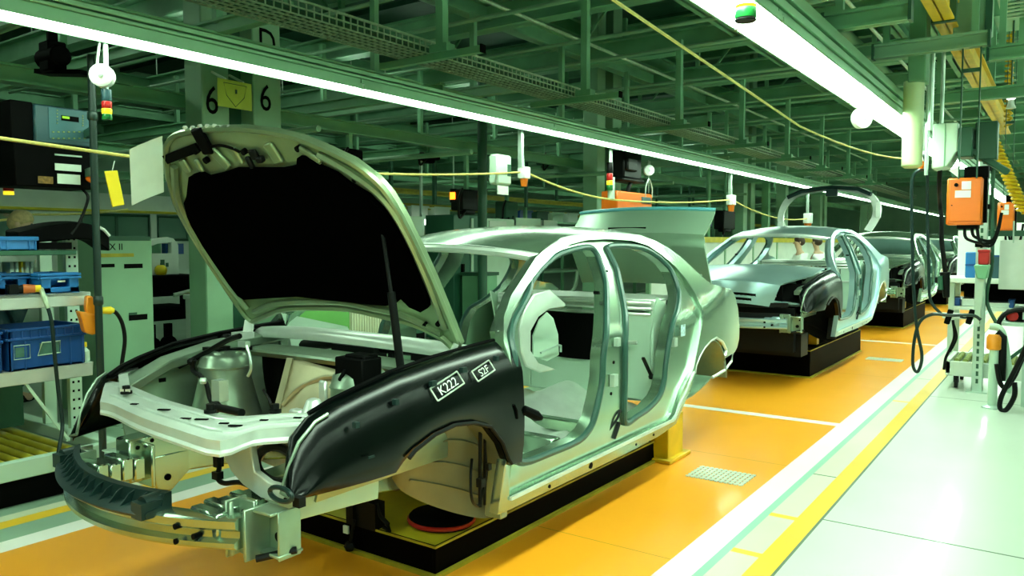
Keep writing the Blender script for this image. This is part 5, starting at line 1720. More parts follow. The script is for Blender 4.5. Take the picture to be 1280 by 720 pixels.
# barrier of white panels with a yellow top behind the second car
br = empty('barrier_fence', (-6.4, 18, 0), 'white panel barrier with yellow top rail behind the silver-blue hatchback', 'fence')
mb = MB()
for k in range(9):
    mb.span((-6.43, 13.6 + k * 2.0, .15), (-6.39, 15.54 + k * 2.0, 1.60))
obj_split('panel', mb, 'white', br)
obj('top_rail', MB().span((-6.46, 13.6, 1.60), (-6.36, 31.6, 1.72)), 'yellow_y', br)
mb = MB()
for k in range(10):
    mb.span((-6.45, 13.54 + k * 2.0, 0), (-6.37, 13.62 + k * 2.0, 1.6))
obj_split('post', mb, 'green_pale', br)

# office cabin with a band of windows, far left
of = empty('office_cabin', (-16.2, 8, 0), 'white office cabin with dark window band far behind the crate rack', 'cabin')
KS = 1.33
def kc(x, y, z):
    return (-12 * KS + (x + 12), y * KS, max(0, 1.6 + (z - 1.6) * KS) if z > 1.0 else z)
mb = MB().span(kc(-13, 1.5, 0), kc(-12, 12, 1.62)).span(kc(-13, 1.5, 2.05), kc(-12, 12, 2.35))
for a, b in ((4.95, 5.85), (6.95, 7.05), (8.15, 8.6)):
    mb.span(kc(-13, a, 1.6), kc(-12, b, 2.1))
obj('wall', mb, 'white', of)
for a, b in ((1.6, 4.95), (5.85, 6.95), (7.05, 8.15), (8.6, 11.9)):
    w = obj('window', MB().span(kc(-12.06, a, 1.62), kc(-12.03, b, 2.05)), 'glass', of)
    obj('window_frame', MB().tube([kc(-12.01, a + .03, 1.65), kc(-12.01, b - .03, 1.65), kc(-12.01, b - .03, 2.02), kc(-12.01, a + .03, 2.02)], .025, 4, True).span(kc(-12.02, (a + b) / 2 - .02, 1.65), kc(-12.0, (a + b) / 2 + .02, 2.02)), 'green_dark', w)
obj('cornice', MB().span(kc(-11.99, 1.5, 2.06), kc(-11.95, 12, 2.10)), 'yellow_y', of)

# loaded shelves deeper in the left aisle
rnd = random.Random(11)
for i, (x, y, nb, lb) in enumerate(((-9.6, 10.3, 4, 'shelf of small crates behind the bonnet rim'), (-9.2, 14.3, 4, 'shelf of mixed crates behind the saloon roof'), (-8.6, 18.0, 4, 'shelf of crates hidden by the raised boot lid'), (-8.4, 22.5, 4, 'shelf of crates by the white panel barrier'))):
    s = empty('parts_shelf', (x, y, 0), 'green steel ' + lb, 'shelf')
    for yy in (y - 1.3, y + 1.3):
        for xx in (x - .36, x + .36):
            obj('upright', MB().span((xx - .03, yy - .03, 0), (xx + .03, yy + .03, 2.3)), 'green_steel', s)
    for z in (.4, .95, 1.496, 1.996):
        obj('shelf', MB().span((x - .33, y - 1.33, z), (x + .33, y + 1.33, z + .04)), 'green_pale', s)
    for z in (1.54, 2.04):
        for k in range(nb):
            m = rnd.choice(('blue', 'white', 'mint', 'green_dark', 'blue_l'))
            yy = y - 1.1 + k * .62
            bx = empty('storage_box', (x, yy, z), 'box', 'box', 'boxes on the ' + lb)
            bx['label'] = '%s box, %s row, %s' % ({'blue': 'dark blue', 'white': 'white', 'mint': 'mint green', 'green_dark': 'dark green', 'blue_l': 'blue'}[m], 'top' if z > 2 else 'lower', lb)
            obj('tub', MB().span((x - .2, yy - .22, z), (x + .24, yy + .22, z + .2)), m, bx, bevel=.01)
            obj('rim', MB().span((x + .24, yy - .23, z + .17), (x + .26, yy + .23, z + .21)), m, bx)

# machines hung in the left aisle: dark boxes with feet and cables
for px_, py_, w, h_, x, m, lb in ((445, 203, 20, 36, -7.5, 'black', 'black machine housing hanging above the bonnet rim'), (590, 250, 24, 28, -7.8, 'rubber', 'dark welding tool cluster above the tall dark green cabinet'), (640, 262, 16, 22, -8.4, 'green_dark', 'dark green tool bracket above the tall pale cabinet'), (912, 275, 14, 24, -6.6, 'rubber', 'dark tool cluster between the raised boot lid and the hatchback roof'), (690, 200, 16, 16, -9, 'green_dark', 'dark green junction box under the far strip light'), (540, 196, 22, 9, -9, 'black', 'flat black junction box above the cabinets')):
    a, b = at(px_ - w / 2, py_ - h_ / 2, x=x), at(px_ + w / 2, py_ + h_ / 2, x=x)
    o = empty('hanging_tool', (x, (a.y + b.y) / 2, b.z), lb, 'machine')
    obj('housing', MB().span((x - .25, a.y, b.z), (x, b.y, a.z)).box((x - .12, (a.y + b.y) / 2, b.z), (.2, (b.y - a.y) * .5, .12)), m, o, bevel=.02)
    xr, zr = min(((-6.4, 3.37), (-7.6, 3.02), (-9.3, 3.32)), key=lambda q_: abs(q_[0] - x + .12))
    obj('suspension', MB().bar((x - .12, (a.y + b.y) / 2, a.z), (x - .12, (a.y + b.y) / 2, zr + .02), .06).bar((x - .12, (a.y + b.y) / 2, zr), (xr, (a.y + b.y) / 2, zr), .05), 'green_steel', o)
    obj('hose', MB().tube(smooth_line([(x, a.y, a.z), (x + .05, a.y - .15, (a.z + b.z) / 2), (x + .02, a.y - .1, b.z - .12), (x, a.y + .1, b.z)]), .02, 6), 'rubber', o)

# ---------------------------------------------------------------- pull cords and their switches
def switch_box(px_, py_, x, w, lb, big=None, top=2.77):
    p = at(px_, py_, x=x)
    o = empty('pull_switch', p, lb, 'switch')
    obj('case', MB().box(p, (w * .7, w, w)), 'white_glow', o, bevel=.008)
    obj('lens', MB().lathe(p - Vector((0, 0, w * 1.15)), [(w * .26, 0), (w * .36, w * .6), (w * .36, w * .65)], 16), 'amber_red2', o)
    obj('arm', MB().bar(p + Vector((0, -.05, w * .5)), p + Vector((0, -.06, w * 1.4)), .05, .05).bar((p.x, p.y - .06, p.z + w * 1.2), (p.x, p.y - .06, 2.87), .045).bar((p.x, p.y - .06, 2.87), (-4.58 if p.x < -3 else -1.27, p.y - .06, 2.87), .04), 'alu', o)
    if big:
        a, b = at(big[0], big[1], x=x), at(big[2], big[3], x=x)
        obj('lamp_case', MB().span((x - .12, a.y, b.z), (x, b.y, a.z)), 'pale_cab', o, bevel=.02)
        obj('card', MB().span((x - .02, a.y + .02, b.z - .10), (x - .01, b.y - .05, b.z - .01)), 'white_glow', o)
        obj('dark_vent', MB().span((x, b.y - .08, (a.z + b.z) / 2 - .06), (x + .004, b.y - .02, (a.z + b.z) / 2 + .06)), 'green_dark', o)
    return p
s1 = switch_box(655, 216, -4.7, .125, 'white pull switch with orange lens and pale case above the saloon roof', (622, 192, 640, 232))
s2 = switch_box(914, 250, -4.7, .17, 'white pull switch with orange lens between the raised boot lid and the tailgate frame')
s3 = switch_box(1010, 273, -4.7, .22, 'far white pull switch seen through the raised tailgate frame')
s4 = switch_box(1151, 195, -1.22, .11, 'white pull switch with orange lens beside the pale hanging post')
obj('spare_case', MB().span((-1.30, s4.y - .05, s4.z + .05), (-1.18, s4.y + .09, s4.z + .30)), 'white_glow', bpy.data.objects['pull_switch.003'], bevel=.01)
def cord(pts, r, lb, drop):
    line = []
    for a, b, d in zip(pts, pts[1:], drop):
        line += sag(a, b, d, 10)[:-1]
    line.append(pts[-1])
    o = obj('pull_rope', MB().tube(line, r, 6), 'rope')
    tag(o, lb, 'cord')
cord([at(-40, 167, x=-4.72), at(165, 196, x=-4.72), Vector(s1) - Vector((0, .08, 0))], .010, 'yellow pull cord sagging past the control cabinet to the first white switch', (.0, .06))
cord([s1 + Vector((0, .08, 0)), at(770, 250, x=-4.7), s2 - Vector((0, .1, 0))], .012, 'yellow pull cord between the two white switches behind the saloon roof', (.05, .04))
cord([s2 + Vector((0, .1, 0)), s3], .013, 'yellow pull cord from the second white switch towards the tailgate frame', (.14,))
cord([at(745, -15, x=-1.25), at(1000, 158, x=-1.25), s4 - Vector((0, .05, .03))], .0065, 'yellow pull cord hanging across the top of the lane to the pale post', (.0, .06))
cord([at(-30, 277, x=-9), at(40, 268, x=-9), at(160, 262, x=-9)], .012, 'thin yellow cord in front of the office cabin', (.02, .02))

# orange tool box hung over the line behind the saloon roof
og = empty('orange_tool_box', at(790, 250, x=-4.85), 'orange box with small window hanging just above the raised boot lid', 'control box')
a, b = at(772, 238, x=-4.85), at(815, 258, x=-4.85)
obj('case', MB().span((-5.1, a.y, b.z - .1), (-4.85, b.y, a.z)), 'orange', og, bevel=.015)
c_, d_ = at(802, 246, x=-4.85), at(813, 255, x=-4.85)
obj('window', MB().span((-4.85, c_.y, d_.z), (-4.842, d_.y, c_.z)), 'navy', og)
a, b = at(776, 186, x=-4.9), at(806, 226, x=-4.9)
obj('spring_hoist', MB().span((-5.1, a.y + .1, b.z), (-4.9, b.y - .1, a.z)).box((-5.0, (a.y + b.y) / 2, b.z - .02), (.25, (b.y - a.y) * .9, .05)).box((-5.0, (a.y + b.y) / 2 - .1, (a.z + b.z) / 2), (.3, .3, .18)), 'rubber', og, bevel=.02)
obj('suspension', MB().span((-5.05, (a.y + b.y) / 2 - .04, a.z), (-4.95, (a.y + b.y) / 2 + .04, 2.885)).span((-5.05, (a.y + b.y) / 2 - .04, 2.845), (-4.59, (a.y + b.y) / 2 + .04, 2.885)), 'green_dark', og)
obj('hook', MB().tube(smooth_line([(-4.95, a.y + .45, b.z), (-4.95, a.y + .35, b.z - .1), (-4.95, a.y + .3, b.z - .2)]), .03, 8), 'rubber', og)
lp = at(811, 245, x=-4.85)
obj('wire_loop', MB().tube(smooth_line([lp + Vector((0, -.11, -.02)), lp + Vector((0, -.10, .12)), lp + Vector((0, 0, .24)), lp + Vector((0, .10, .12)), lp + Vector((0, .11, -.02))]), .010, 6), 'alu', og)
wp = at(764, 240, x=-4.7)
o = obj('guide_post', MB().tube([(wp.x, wp.y, 2.15), (wp.x, wp.y, 2.42)], .045, 12).tube([(wp.x, wp.y, 2.42), (wp.x, wp.y, 2.77)], .012, 8), 'pale_cab')
tag(o, 'short pale tube hanging below the small signal tower', 'post')

# ---------------------------------------------------------------- workers
def skin_body(name, verts, edges, radii, m, par, root=0, sub=2):
    me = bpy.data.meshes.new(name)
    o0 = base_of(par)
    me.from_pydata([Vector(v) - o0 for v in verts], edges, [])
    o_ = bpy.data.objects.new(name, me)
    COL.objects.link(o_)
    o_.parent = par
    sk = o_.modifiers.new('skin', 'SKIN')
    for i, r in enumerate(radii):
        me.skin_vertices[0].data[i].radius = (r, r)
    me.skin_vertices[0].data[root].use_root = True
    sk.use_smooth_shade = True
    ss = o_.modifiers.new('sub', 'SUBSURF')
    ss.levels = ss.render_levels = sub
    me.materials.append(M[m])
    return o_


def worker(x, y, H, face, lean, label, hair='hair'):
    """standing figure; H height of the head's middle, face heading in radians, lean the forward bend of the back"""
    wk = empty('person', (x, y, 0), label, 'person')
    cf, sf = math.cos(face), math.sin(face)
    def wpt(r, u, f):                     # right of the figure, up, forward
        return Vector((x + r * cf - f * sf, y + r * sf + f * cf, u))
    l = lean
    V = [wpt(0, H - .78, -.20 * l), wpt(0, H - .55, -.12 * l), wpt(0, H - .33, -.04 * l), wpt(0, H - .20, .0), wpt(0, H - .12, .03), wpt(0, H - .02, .05), wpt(0, H + .05, .05),
         wpt(.19, H - .30, -.02), wpt(.27, H - .52, .10), wpt(.22, H - .62, .34), wpt(.21, H - .63, .42),
         wpt(-.19, H - .30, -.02), wpt(-.27, H - .52, .10), wpt(-.22, H - .62, .34), wpt(-.21, H - .63, .42),
         wpt(.10, H - .86, -.20 * l), wpt(.11, .50, -.08 * l), wpt(.11, .09, -.16 * l), wpt(.12, .05, .16 - .16 * l),
         wpt(-.10, H - .86, -.20 * l), wpt(-.11, .50, -.08 * l), wpt(-.11, .09, -.16 * l), wpt(-.12, .05, .16 - .16 * l)]
    E_ = [(0, 1), (1, 2), (2, 3), (3, 4), (4, 5), (5, 6), (2, 7), (7, 8), (8, 9), (9, 10), (2, 11), (11, 12), (12, 13), (13, 14), (0, 15), (15, 16), (16, 17), (17, 18), (0, 19), (19, 20), (20, 21), (21, 22)]
    Rr = [.15, .14, .15, .06, .06, .085, .07, .065, .048, .036, .03, .065, .048, .036, .03, .09, .06, .045, .035, .09, .06, .045, .035]
    skin_body('body', V, E_, Rr, 'skin', wk)
    sV = [V[i] for i in (0, 1, 2, 7, 8, 11, 12)] + [wpt(.24, H - .57, .22), wpt(-.24, H - .57, .22)]
    skin_body('shirt', sV, [(0, 1), (1, 2), (2, 3), (3, 4), (4, 7), (2, 5), (5, 6), (6, 8)], [.165, .155, .165, .085, .065, .085, .065, .055, .055], 'white_glow', wk)
    tV = [V[0], V[15], V[16], wpt(.11, .14, -.15 * l), V[19], V[20], wpt(-.11, .14, -.15 * l)]
    skin_body('trousers', tV, [(0, 1), (1, 2), (2, 3), (0, 4), (4, 5), (5, 6)], [.16, .105, .08, .075, .105, .08, .075], 'navy', wk)
    hr = MB().ball(wpt(0, H + .06, .015), .106, 18, (1, 1, .85)).ball(wpt(0, H + .02, -.015), .098, 18)
    obj('hair', hr, hair, wk)
    obj('nose', MB().ball(wpt(0, H - .02, .14), .018, 8), 'skin', wk)
    for s in (-1, 1):
        obj('ear', MB().ball(wpt(s * .095, H - .0, .03), .026, 8, (.5, 1, 1.3)), 'skin', wk)
        obj('eye', MB().ball(wpt(s * .033, H + .005, .128), .010, 8), 'navy', wk)
        obj('shoe', MB().ball(wpt(s * .12, .05, .08 - .16 * l), .06, 12, (.8, 2.0, .8)), 'rubber', wk)
        w0 = wpt(s * .21, H - .63, .42)
        fw, rt = wpt(0, 0, 1) - wpt(0, 0, 0), wpt(1, 0, 0) - wpt(0, 0, 0)
        hand = MB().box(w0 + fw * .05, (.075, .09, .03), Matrix.Rotation(face, 3, 'Z'))
        for k in range(4):
            a = w0 + rt * ((k - 1.5) * .019) + fw * .09
            L = (.065, .078, .074, .058)[k]
            hand.tube([a, a + fw * L * .55 - Vector((0, 0, .008)), a + fw * L - Vector((0, 0, .03))], [.010, .009, .007], 8)
        a = w0 - rt * (s * .035) + fw * .03
        hand.tube([a, a - rt * (s * .03) + fw * .03 - Vector((0, 0, .01)), a - rt * (s * .038) + fw * .06 - Vector((0, 0, .02))], [.012, .010, .008], 8)
        obj('hand', hand, 'skin', wk, bevel=.008)
    return wk

P = CP + ray(25, 281) * 7.6
worker(P.x, P.y, P.z, -.9, 1.0, 'fair-haired worker in a pale shirt bending down behind the crate rack')
for px_, x, fc, hr_, lb in ((1000, -4.75, 2.2, 'hair_dark', 'worker in white seen through the windscreen opening of the silver-blue hatchback, at its far side'), (1022, -4.75, 1.2, 'hair_dark', 'second worker in white, farther back behind the windscreen opening of the hatchback')):
    P = at(px_, 303, x=x)
    worker(P.x, P.y, 1.60, fc, .2, lb, hr_)

# ================================================================== right-hand workplace
# pale hanging post and plate near the right strip light
p = at(1141, 160, x=-1.13)
hp = empty('hanging_post', (p.x, p.y, 2.35), 'pale rounded post hanging at the end of the bright strip light', 'post')
zt, zb_ = at(1141, 100, x=-1.13).z, at(1141, 208, x=-1.13).z
obj('tube', MB().tube([(p.x, p.y, zb_), (p.x, p.y, zt)], .085, 16), 'cream_green', hp)
obj('cap', MB().lathe((p.x, p.y, zb_ - .02), [(.06, 0), (.085, .02), (.085, .03)], 16), 'cream_green', hp)
obj('channel_plate', MB().span((p.x - .04, p.y - .10, zt - .02), (p.x + .10, p.y + .14, 4.5)), 'green_steel', hp, bevel=.01)
obj('round_bracket', MB().tube([(p.x + .14, p.y, zb_ + .3), (p.x + .14, p.y, zt + .3)], .02, 8), 'alu', hp)

wb_ = empty('hanging_machine', at(1180, 180, x=-.95), 'white sheet metal machine cover hanging above the orange control box', 'machine')
a, b = at(1166, 155, y=8.4), at(1196, 210, y=8.4)
obj('cover', MB().prism([(a.x, 8.4, b.z), (a.x, 8.4, a.z), (b.x, 8.4, a.z), (b.x, 8.4, b.z + .16), (b.x - .08, 8.4, b.z + .02)], (0, .35, 0)), 'pale_cab', wb_, bevel=.01)
obj('cover_seam', MB().span(((a.x + b.x) / 2 - .003, 8.392, b.z + .02), ((a.x + b.x) / 2 + .003, 8.4, a.z)), 'green_steel', wb_)
obj('mechanism', MB().span((b.x, 8.4, b.z + .1), (b.x + .12, 8.7, a.z - .05)).box((b.x + .22, 8.6, b.z + .25), (.18, .2, .35)).box((b.x + .1, 8.5, b.z - .05), (.3, .2, .08)).bar((b.x + .05, 8.5, b.z + .2), (b.x + .4, 8.6, b.z - .05), .06), 'green_dark', wb_, bevel=.01)
obj('hanger_bars', MB().tube([(a.x - .05, 8.45, b.z - .05), (a.x - .05, 8.45, 3.3)], .018, 8).tube([(a.x + .05, 8.6, a.z), (a.x + .05, 8.6, 4.5)], .018, 8), 'alu', wb_)
obj('white_fin', MB().prism([at(1186, 213, y=8.2), at(1200, 207, y=8.2), at(1199, 223, y=8.2)], (0, .03, 0)), 'white_glow', wb_)

def orange_box(x0, y0, x1, y1, yy, d, label):
    a, b = at(x0, y0, y=yy), at(x1, y1, y=yy)
    o = empty('control_box', ((a.x + b.x) / 2, yy, b.z), label, 'control box')
    obj('case', MB().span((a.x, yy, b.z), (b.x, yy + d, a.z)), 'orange', o, bevel=.012)
    w, h = b.x - a.x, a.z - b.z
    obj('door', MB().span((a.x + .02, yy - .012, b.z + .03), (b.x - .01, yy, a.z - .01)), 'orange', o, bevel=.005)
    obj('label_card', MB().span((a.x + w * .42, yy - .018, a.z - h * .25), (a.x + w * .68, yy - .012, a.z - h * .08)), 'paper_w', o)
    obj('name_card', MB().span((a.x + w * .24, yy - .018, a.z - h * .42), (a.x + w * .68, yy - .012, a.z - h * .27)), 'paper_w', o)
    obj('lock', MB().cyl((a.x + w * .27, yy - .03, a.z - h * .15), (a.x + w * .27, yy - .01, a.z - h * .15), w * .06, 12).cyl((a.x + w * .16, yy - .016, a.z - h * .58), (a.x + w * .16, yy - .01, a.z - h * .58), w * .02, 8), 'black', o)
    obj('gland_plate', MB().span((a.x + w * .3, yy + .03, b.z - .03), (b.x - w * .1, yy + d - .03, b.z)), 'black', o)
    obj('mount', MB().span((a.x + w * .45, yy + d * .3, a.z), (b.x + w * .12, yy + d, a.z + h * .24)).span((b.x, yy + d * .4, b.z + h * .05), (b.x + w * .10, yy + d, a.z)), 'black', o)
    obj('hanger', MB().span((a.x + w * .30, yy + .002, a.z - .02), (a.x + w * .34, yy + .035, 3.23 if yy < 9 else 4.55)).span((a.x + w * .80, yy + .002, a.z - .02), (a.x + w * .84, yy + .035, 3.23 if yy < 9 else 4.55)).span((a.x + w * .3, yy, 3.0), (a.x + w * .84, yy + .03, 3.03)).span((a.x + w * .3, yy, 3.2 if yy < 9 else 4.52), (a.x + w * .84, yy + (.04 if yy < 9 else .5), 3.23 if yy < 9 else 4.56)), 'green_dark', o)
    cb_ = MB()
    for k, (dx, dz) in enumerate(((.5, -.12), (.7, -.10), (.85, -.14))):
        cb_.tube(smooth_line([(a.x + w * dx, yy + d * .5, b.z - .02), (a.x + w * (dx + .1), yy + d * .5, b.z + dz), (b.x + w * .3, yy + d * .6, b.z + dz - .02), (b.x + w * .5, yy + d * .7, b.z + .1)]), .012, 6)
    obj('cable', cb_, 'rubber', o)
    return o
orange_box(1184, 223, 1227, 281, 7.5, .2, 'large orange control box hanging over the walkway workplace')
orange_box(1247, 253, 1267, 290, 11.0, .25, 'smaller orange control box behind the tall perforated post')

# perforated post
b = at(1221, 490, z=0)
pp = empty('perforated_post', b, 'tall perforated aluminium post of the walkway workplace', 'post')
obj('profile', MB().span((b.x - .05, b.y - .05, 0), (b.x + .05, b.y + .05, 2.75)), 'alu', pp, bevel=.006)
sl = MB()
for k in range(32):
    sl.span((b.x - .012, b.y - .054, .1 + k * .08), (b.x + .012, b.y - .05, .15 + k * .08))
obj('slots', sl, 'green_dark', pp)
obj('foot', MB().span((b.x - .10, b.y - .09, 0), (b.x + .10, b.y + .09, .015)), 'alu', pp)
cl = MB()
for z in (1.55, 1.95, 2.35):
    cl.span((b.x - .06, b.y - .06, z), (b.x + .06, b.y + .06, z + .05))
obj_split('clamp', cl, 'black', pp)
obj('riser_cable', MB().tube(smooth_line([(b.x + .08, b.y, z) for z in (2.7, 2.4, 2.0)] + [(b.x + .1, b.y - .05, 1.4), (b.x + .06, b.y, 1.0), (b.x + .16, b.y - .05, .75)]), .018, 8), 'green_dark', pp)

# workbench behind it
Yb = 10.6
wbn = empty('workbench', (-.2, Yb + .4, 0), 'white workbench with under-shelf behind the perforated post', 'workbench')
a = at(1180, 347, y=Yb)
obj('worktop', MB().span((-1.17, Yb, a.z - .06), (1.2, Yb + .8, a.z)), 'white', wbn, bevel=.006)
obj('back_board', MB().span((-1.10, Yb + .78, a.z), (1.2, Yb + .82, 1.75)), 'white', wbn)
obj('shelf', MB().span((-1.05, Yb + .05, .80), (1.1, Yb + .7, .84)), 'white', wbn)
obj('under_board', MB().span((-1.0, Yb + .6, .86), (1.1, Yb + .64, a.z - .08)), 'black', wbn)
for x in (-1.08, .0, 1.1):
    obj('leg', MB().span((x - .03, Yb + .06, 0), (x + .03, Yb + .12, a.z - .06)).span((x - .03, Yb + .68, 0), (x + .03, Yb + .74, a.z - .06)), 'alu', wbn)
def bench_box(name, x0, y0, x1, y1, yy, d, m, label, cat, feet=None):
    a, b = at(x0, y0, y=yy), at(x1, y1, y=yy)
    z0 = b.z if feet is None else feet
    o = empty(name, ((a.x + b.x) / 2, yy, z0), label, cat)
    obj('case', MB().span((a.x, yy, z0), (b.x, yy + d, a.z)), m, o, bevel=.01)
    return o, a, b, z0
o, a_, b_, z_ = bench_box('parts_bin', 1207, 315, 1223, 340, Yb + .1, .25, 'blue_l', 'blue bin on the white workbench, lighter of the two beside the red box', 'bin', a.z)
obj('divider', MB().span((a_.x, Yb + .095, (a_.z + z_) / 2 - .01), (b_.x, Yb + .10, (a_.z + z_) / 2 + .01)), 'blue', o)
o, a_, b_, z_ = bench_box('parts_bin', 1240, 319, 1252, 340, Yb + .1, .25, 'navy', 'dark blue bin on the white workbench, darker of the two beside the red box', 'bin', a.z)
obj('rim', MB().span((a_.x - .01, Yb + .09, a_.z - .02), (b_.x + .01, Yb + .36, a_.z)), 'blue', o)
# red tool box on a grey-green holder at the post
o = empty('tool_box', at(1229, 322, y=9.2), 'red box mounted above the grey-green holder on the perforated post', 'box')
a_, b_ = at(1223, 312, y=9.35), at(1236, 331, y=9.35)
obj('case', MB().span((a_.x, 9.35, b_.z), (b_.x, 9.55, a_.z)), 'red', o, bevel=.01)
obj('lid', MB().span((a_.x - .005, 9.345, a_.z - .03), (b_.x + .005, 9.56, a_.z)), 'red', o, bevel=.005)
o = empty('tool_holder', at(1226, 340, y=9.3), 'grey-green funnel holder below the red box', 'holder')
a_, b_ = at(1217, 331, y=9.30), at(1236, 349, y=9.30)
obj('shell', MB().prism([(a_.x, 9.30, a_.z), (b_.x, 9.30, a_.z), (b_.x - .02, 9.30, b_.z), (a_.x + .03, 9.30, b_.z)], (0, .22, 0)), 'green_steel', o, bevel=.01)
obj('stem', MB().bar(((a_.x + b_.x) / 2, 9.42, b_.z), ((a_.x + b_.x) / 2 - .04, 9.45, b_.z - .5), .05), 'alu', o)
# white panel and lamp bracket at the right edge
a_, b_ = at(1250, 300, y=9.8), at(1300, 363, y=9.8)
o = empty('white_panel', ((a_.x + b_.x) / 2, 9.8, b_.z), 'blank white panel hanging on two hooks over the workbench', 'panel')
obj('board', MB().span((a_.x, 9.8, b_.z), (b_.x, 9.84, a_.z)), 'paper_w', o, bevel=.004)
obj_split('hook', MB().tube([(a_.x + .12, 9.8, a_.z - .03), (a_.x + .12, 9.79, a_.z + .2)], .008, 6).tube([(a_.x + .3, 9.8, a_.z - .03), (a_.x + .3, 9.79, a_.z + .2)], .008, 6), 'alu', o)
obj('carrier', MB().span((a_.x - .15, 9.82, a_.z + .04), (b_.x + .3, 9.88, a_.z + .1)), 'green_dark', o)
# white and blue bins on the under-shelf
for i, (x0, y0, x1, y1, m, lb) in enumerate(((1232, 378, 1261, 388, 'white', 'long white carton on the lower shelf of the workbench'), (1261, 375, 1267, 388, 'blue', 'dark blue box end beside the white carton on the lower shelf'), (1190, 372, 1200, 380, 'blue', 'small blue box at the lane end of the workbench lower shelf'), (1202, 373, 1221, 381, 'white', 'white tray on the workbench lower shelf behind the hoses'))):
    o, a_, b_, z_ = bench_box('carton', x0, y0, x1, y1, Yb + .12, .3, m, lb, 'box', .84)
    obj('lid', MB().span((a_.x - .006, Yb + .11, a_.z - .015), (b_.x + .006, Yb + .43, a_.z)), m, o)
# bracket bar with black clamps and hoses
o = empty('hose_bracket', at(1200, 395, y=9.5), 'white bracket bar with two black clamps holding the hanging hoses', 'bracket')
a_, b_ = at(1178, 391, y=9.5), at(1222, 400, y=9.5)
obj('bar', MB().span((a_.x, 9.5, b_.z), (b_.x, 9.56, a_.z)), 'white', o, bevel=.004)
for px_ in (1186, 1213):
    q_ = at(px_, 396, y=9.47)
    obj('clamp', MB().box(q_, (.055, .05, .16), Matrix.Rotation(.25, 3, 'Y')), 'black', o, bevel=.008)
# roller cart on the floor
a_, b_, c_ = at(1182, 458, z=.16), at(1282, 470, z=.16), at(1190, 440, z=.30)
ct = empty('roller_cart', (-.4, 9.6, 0), 'low white cart with a green roller bed beside the perforated post', 'cart')
ya, yb = 9.74, 10.5
xa, xb = at(1182, 450, y=ya).x, .5
fr = MB().span((xa, ya, .14), (xb, ya + .05, .30)).span((xa, yb - .05, .16), (xb, yb, .32)).span((xa, ya, .16), (xa + .05, yb, .32)).span((xb - .05, ya, .16), (xb, yb, .32))
obj('frame', fr, 'white', ct, bevel=.006)
for k in range(16):
    x = xa + .10 + k * .085
    obj('roller', MB().tube([(x, ya + .05, .30), (x, yb - .05, .30)], .03, 8), 'olive', ct)
for x in (xa + .1, xb - .1):
    for y in (ya + .08, yb - .08):
        obj('castor', MB().lathe((x - .02, y, .06), [(.03, 0), (.06, .004), (.06, .036), (.03, .04)], 14, (1, 0, 0)).span((x - .025, y - .02, .06), (x + .025, y + .02, .18)), 'rubber', ct)
# stand with amber grip, bent tube and small table with red button
ts = empty('tool_stand', at(1240, 510, z=0), 'grey tool stand with amber grip and bent tube beside the roller cart', 'stand')
q0 = at(1240, 510, z=0)
Yt = q0.y
zt = at(1240, 418, y=Yt).z
obj('tube', MB().tube([(q0.x, Yt, 0), (q0.x, Yt, zt)], .040, 12), 'mint', ts)
obj('foot', MB().lathe((q0.x, Yt, 0), [(.09, 0), (.09, .012), (.05, .03)], 16), 'alu', ts)
g0_, g1_ = at(1242, 437, y=Yt - .01), at(1242, 418, y=Yt - .01)
obj('grip', MB().lathe((g0_.x, Yt - .01, g0_.z), [(.052, 0), (.062, .01), (.062, g1_.z - g0_.z - .03), (.045, g1_.z - g0_.z)], 16), 'amber', ts)
obj('grip_back', MB().tube([(g0_.x + .07, Yt + .03, g0_.z - .3), (g0_.x + .07, Yt + .03, g1_.z - .02), (g0_.x + .02, Yt + .03, g1_.z + .02)], .035, 10), 'rubber', ts)
obj('bent_tube', MB().tube(smooth_line([at(*p_, y=Yt + .1) for p_ in ((1237, 408), (1248, 410), (1254, 420), (1258, 445), (1262, 475), (1258, 490))]), .034, 10), 'mint', ts)
obj('hose', MB().tube(smooth_line([at(*p_, y=Yt - .1) for p_ in ((1246, 455), (1250, 478), (1258, 484), (1268, 470), (1276, 452), (1282, 440))] ), .022, 8).tube(smooth_line([at(*p_, y=Yt - .15) for p_ in ((1268, 478), (1268, 495), (1258, 512), (1250, 510), (1252, 495), (1264, 472), (1276, 448), (1284, 430))]), .022, 8), 'rubber', ts)
st = empty('side_table', at(1275, 400, y=Yt + .3), 'small grey table carrying a black switch box with red button', 'table')
a_, b_ = at(1252, 402, y=Yt + .2), at(1310, 410, y=Yt + .2)
obj('table_top', MB().span((a_.x, Yt + .2, b_.z), (b_.x, Yt + .7, a_.z)), 'alu', st, bevel=.006)
for x in (a_.x + .20, b_.x - .04):
    for y in (Yt + .24, Yt + .66):
        obj('leg', MB().span((x - .02, y - .02, 0), (x + .02, y + .02, b_.z)), 'alu', st)
obj('brace', MB().bar((a_.x + .05, Yt + .24, b_.z - .35), (a_.x + .2, Yt + .24, b_.z - .2), .03), 'green_dark', st)
a_, b_ = at(1257, 388, y=Yt + .24), at(1285, 402, y=Yt + .24)
sw = empty('switch_box', ((a_.x + b_.x) / 2, Yt + .3, b_.z), 'black switch box with red stop button on the small grey table', 'switch box')
obj('case', MB().span((a_.x, Yt + .24, b_.z), (b_.x, Yt + .44, a_.z)), 'black', sw, bevel=.008)
p_ = at(1266, 395, y=Yt + .24)
obj('stop_button', MB().lathe(p_, [(.035, 0), (.035, .015), (.048, .018), (.048, .04), (.03, .05)], 16, (0, -1, 0)), 'red', sw)
obj('indicator', MB().span((p_.x + .08, Yt + .236, p_.z - .03), (p_.x + .10, Yt + .24, p_.z + .04)).span((p_.x + .13, Yt + .236, p_.z - .03), (p_.x + .15, Yt + .24, p_.z + .04)), 'alu', sw)
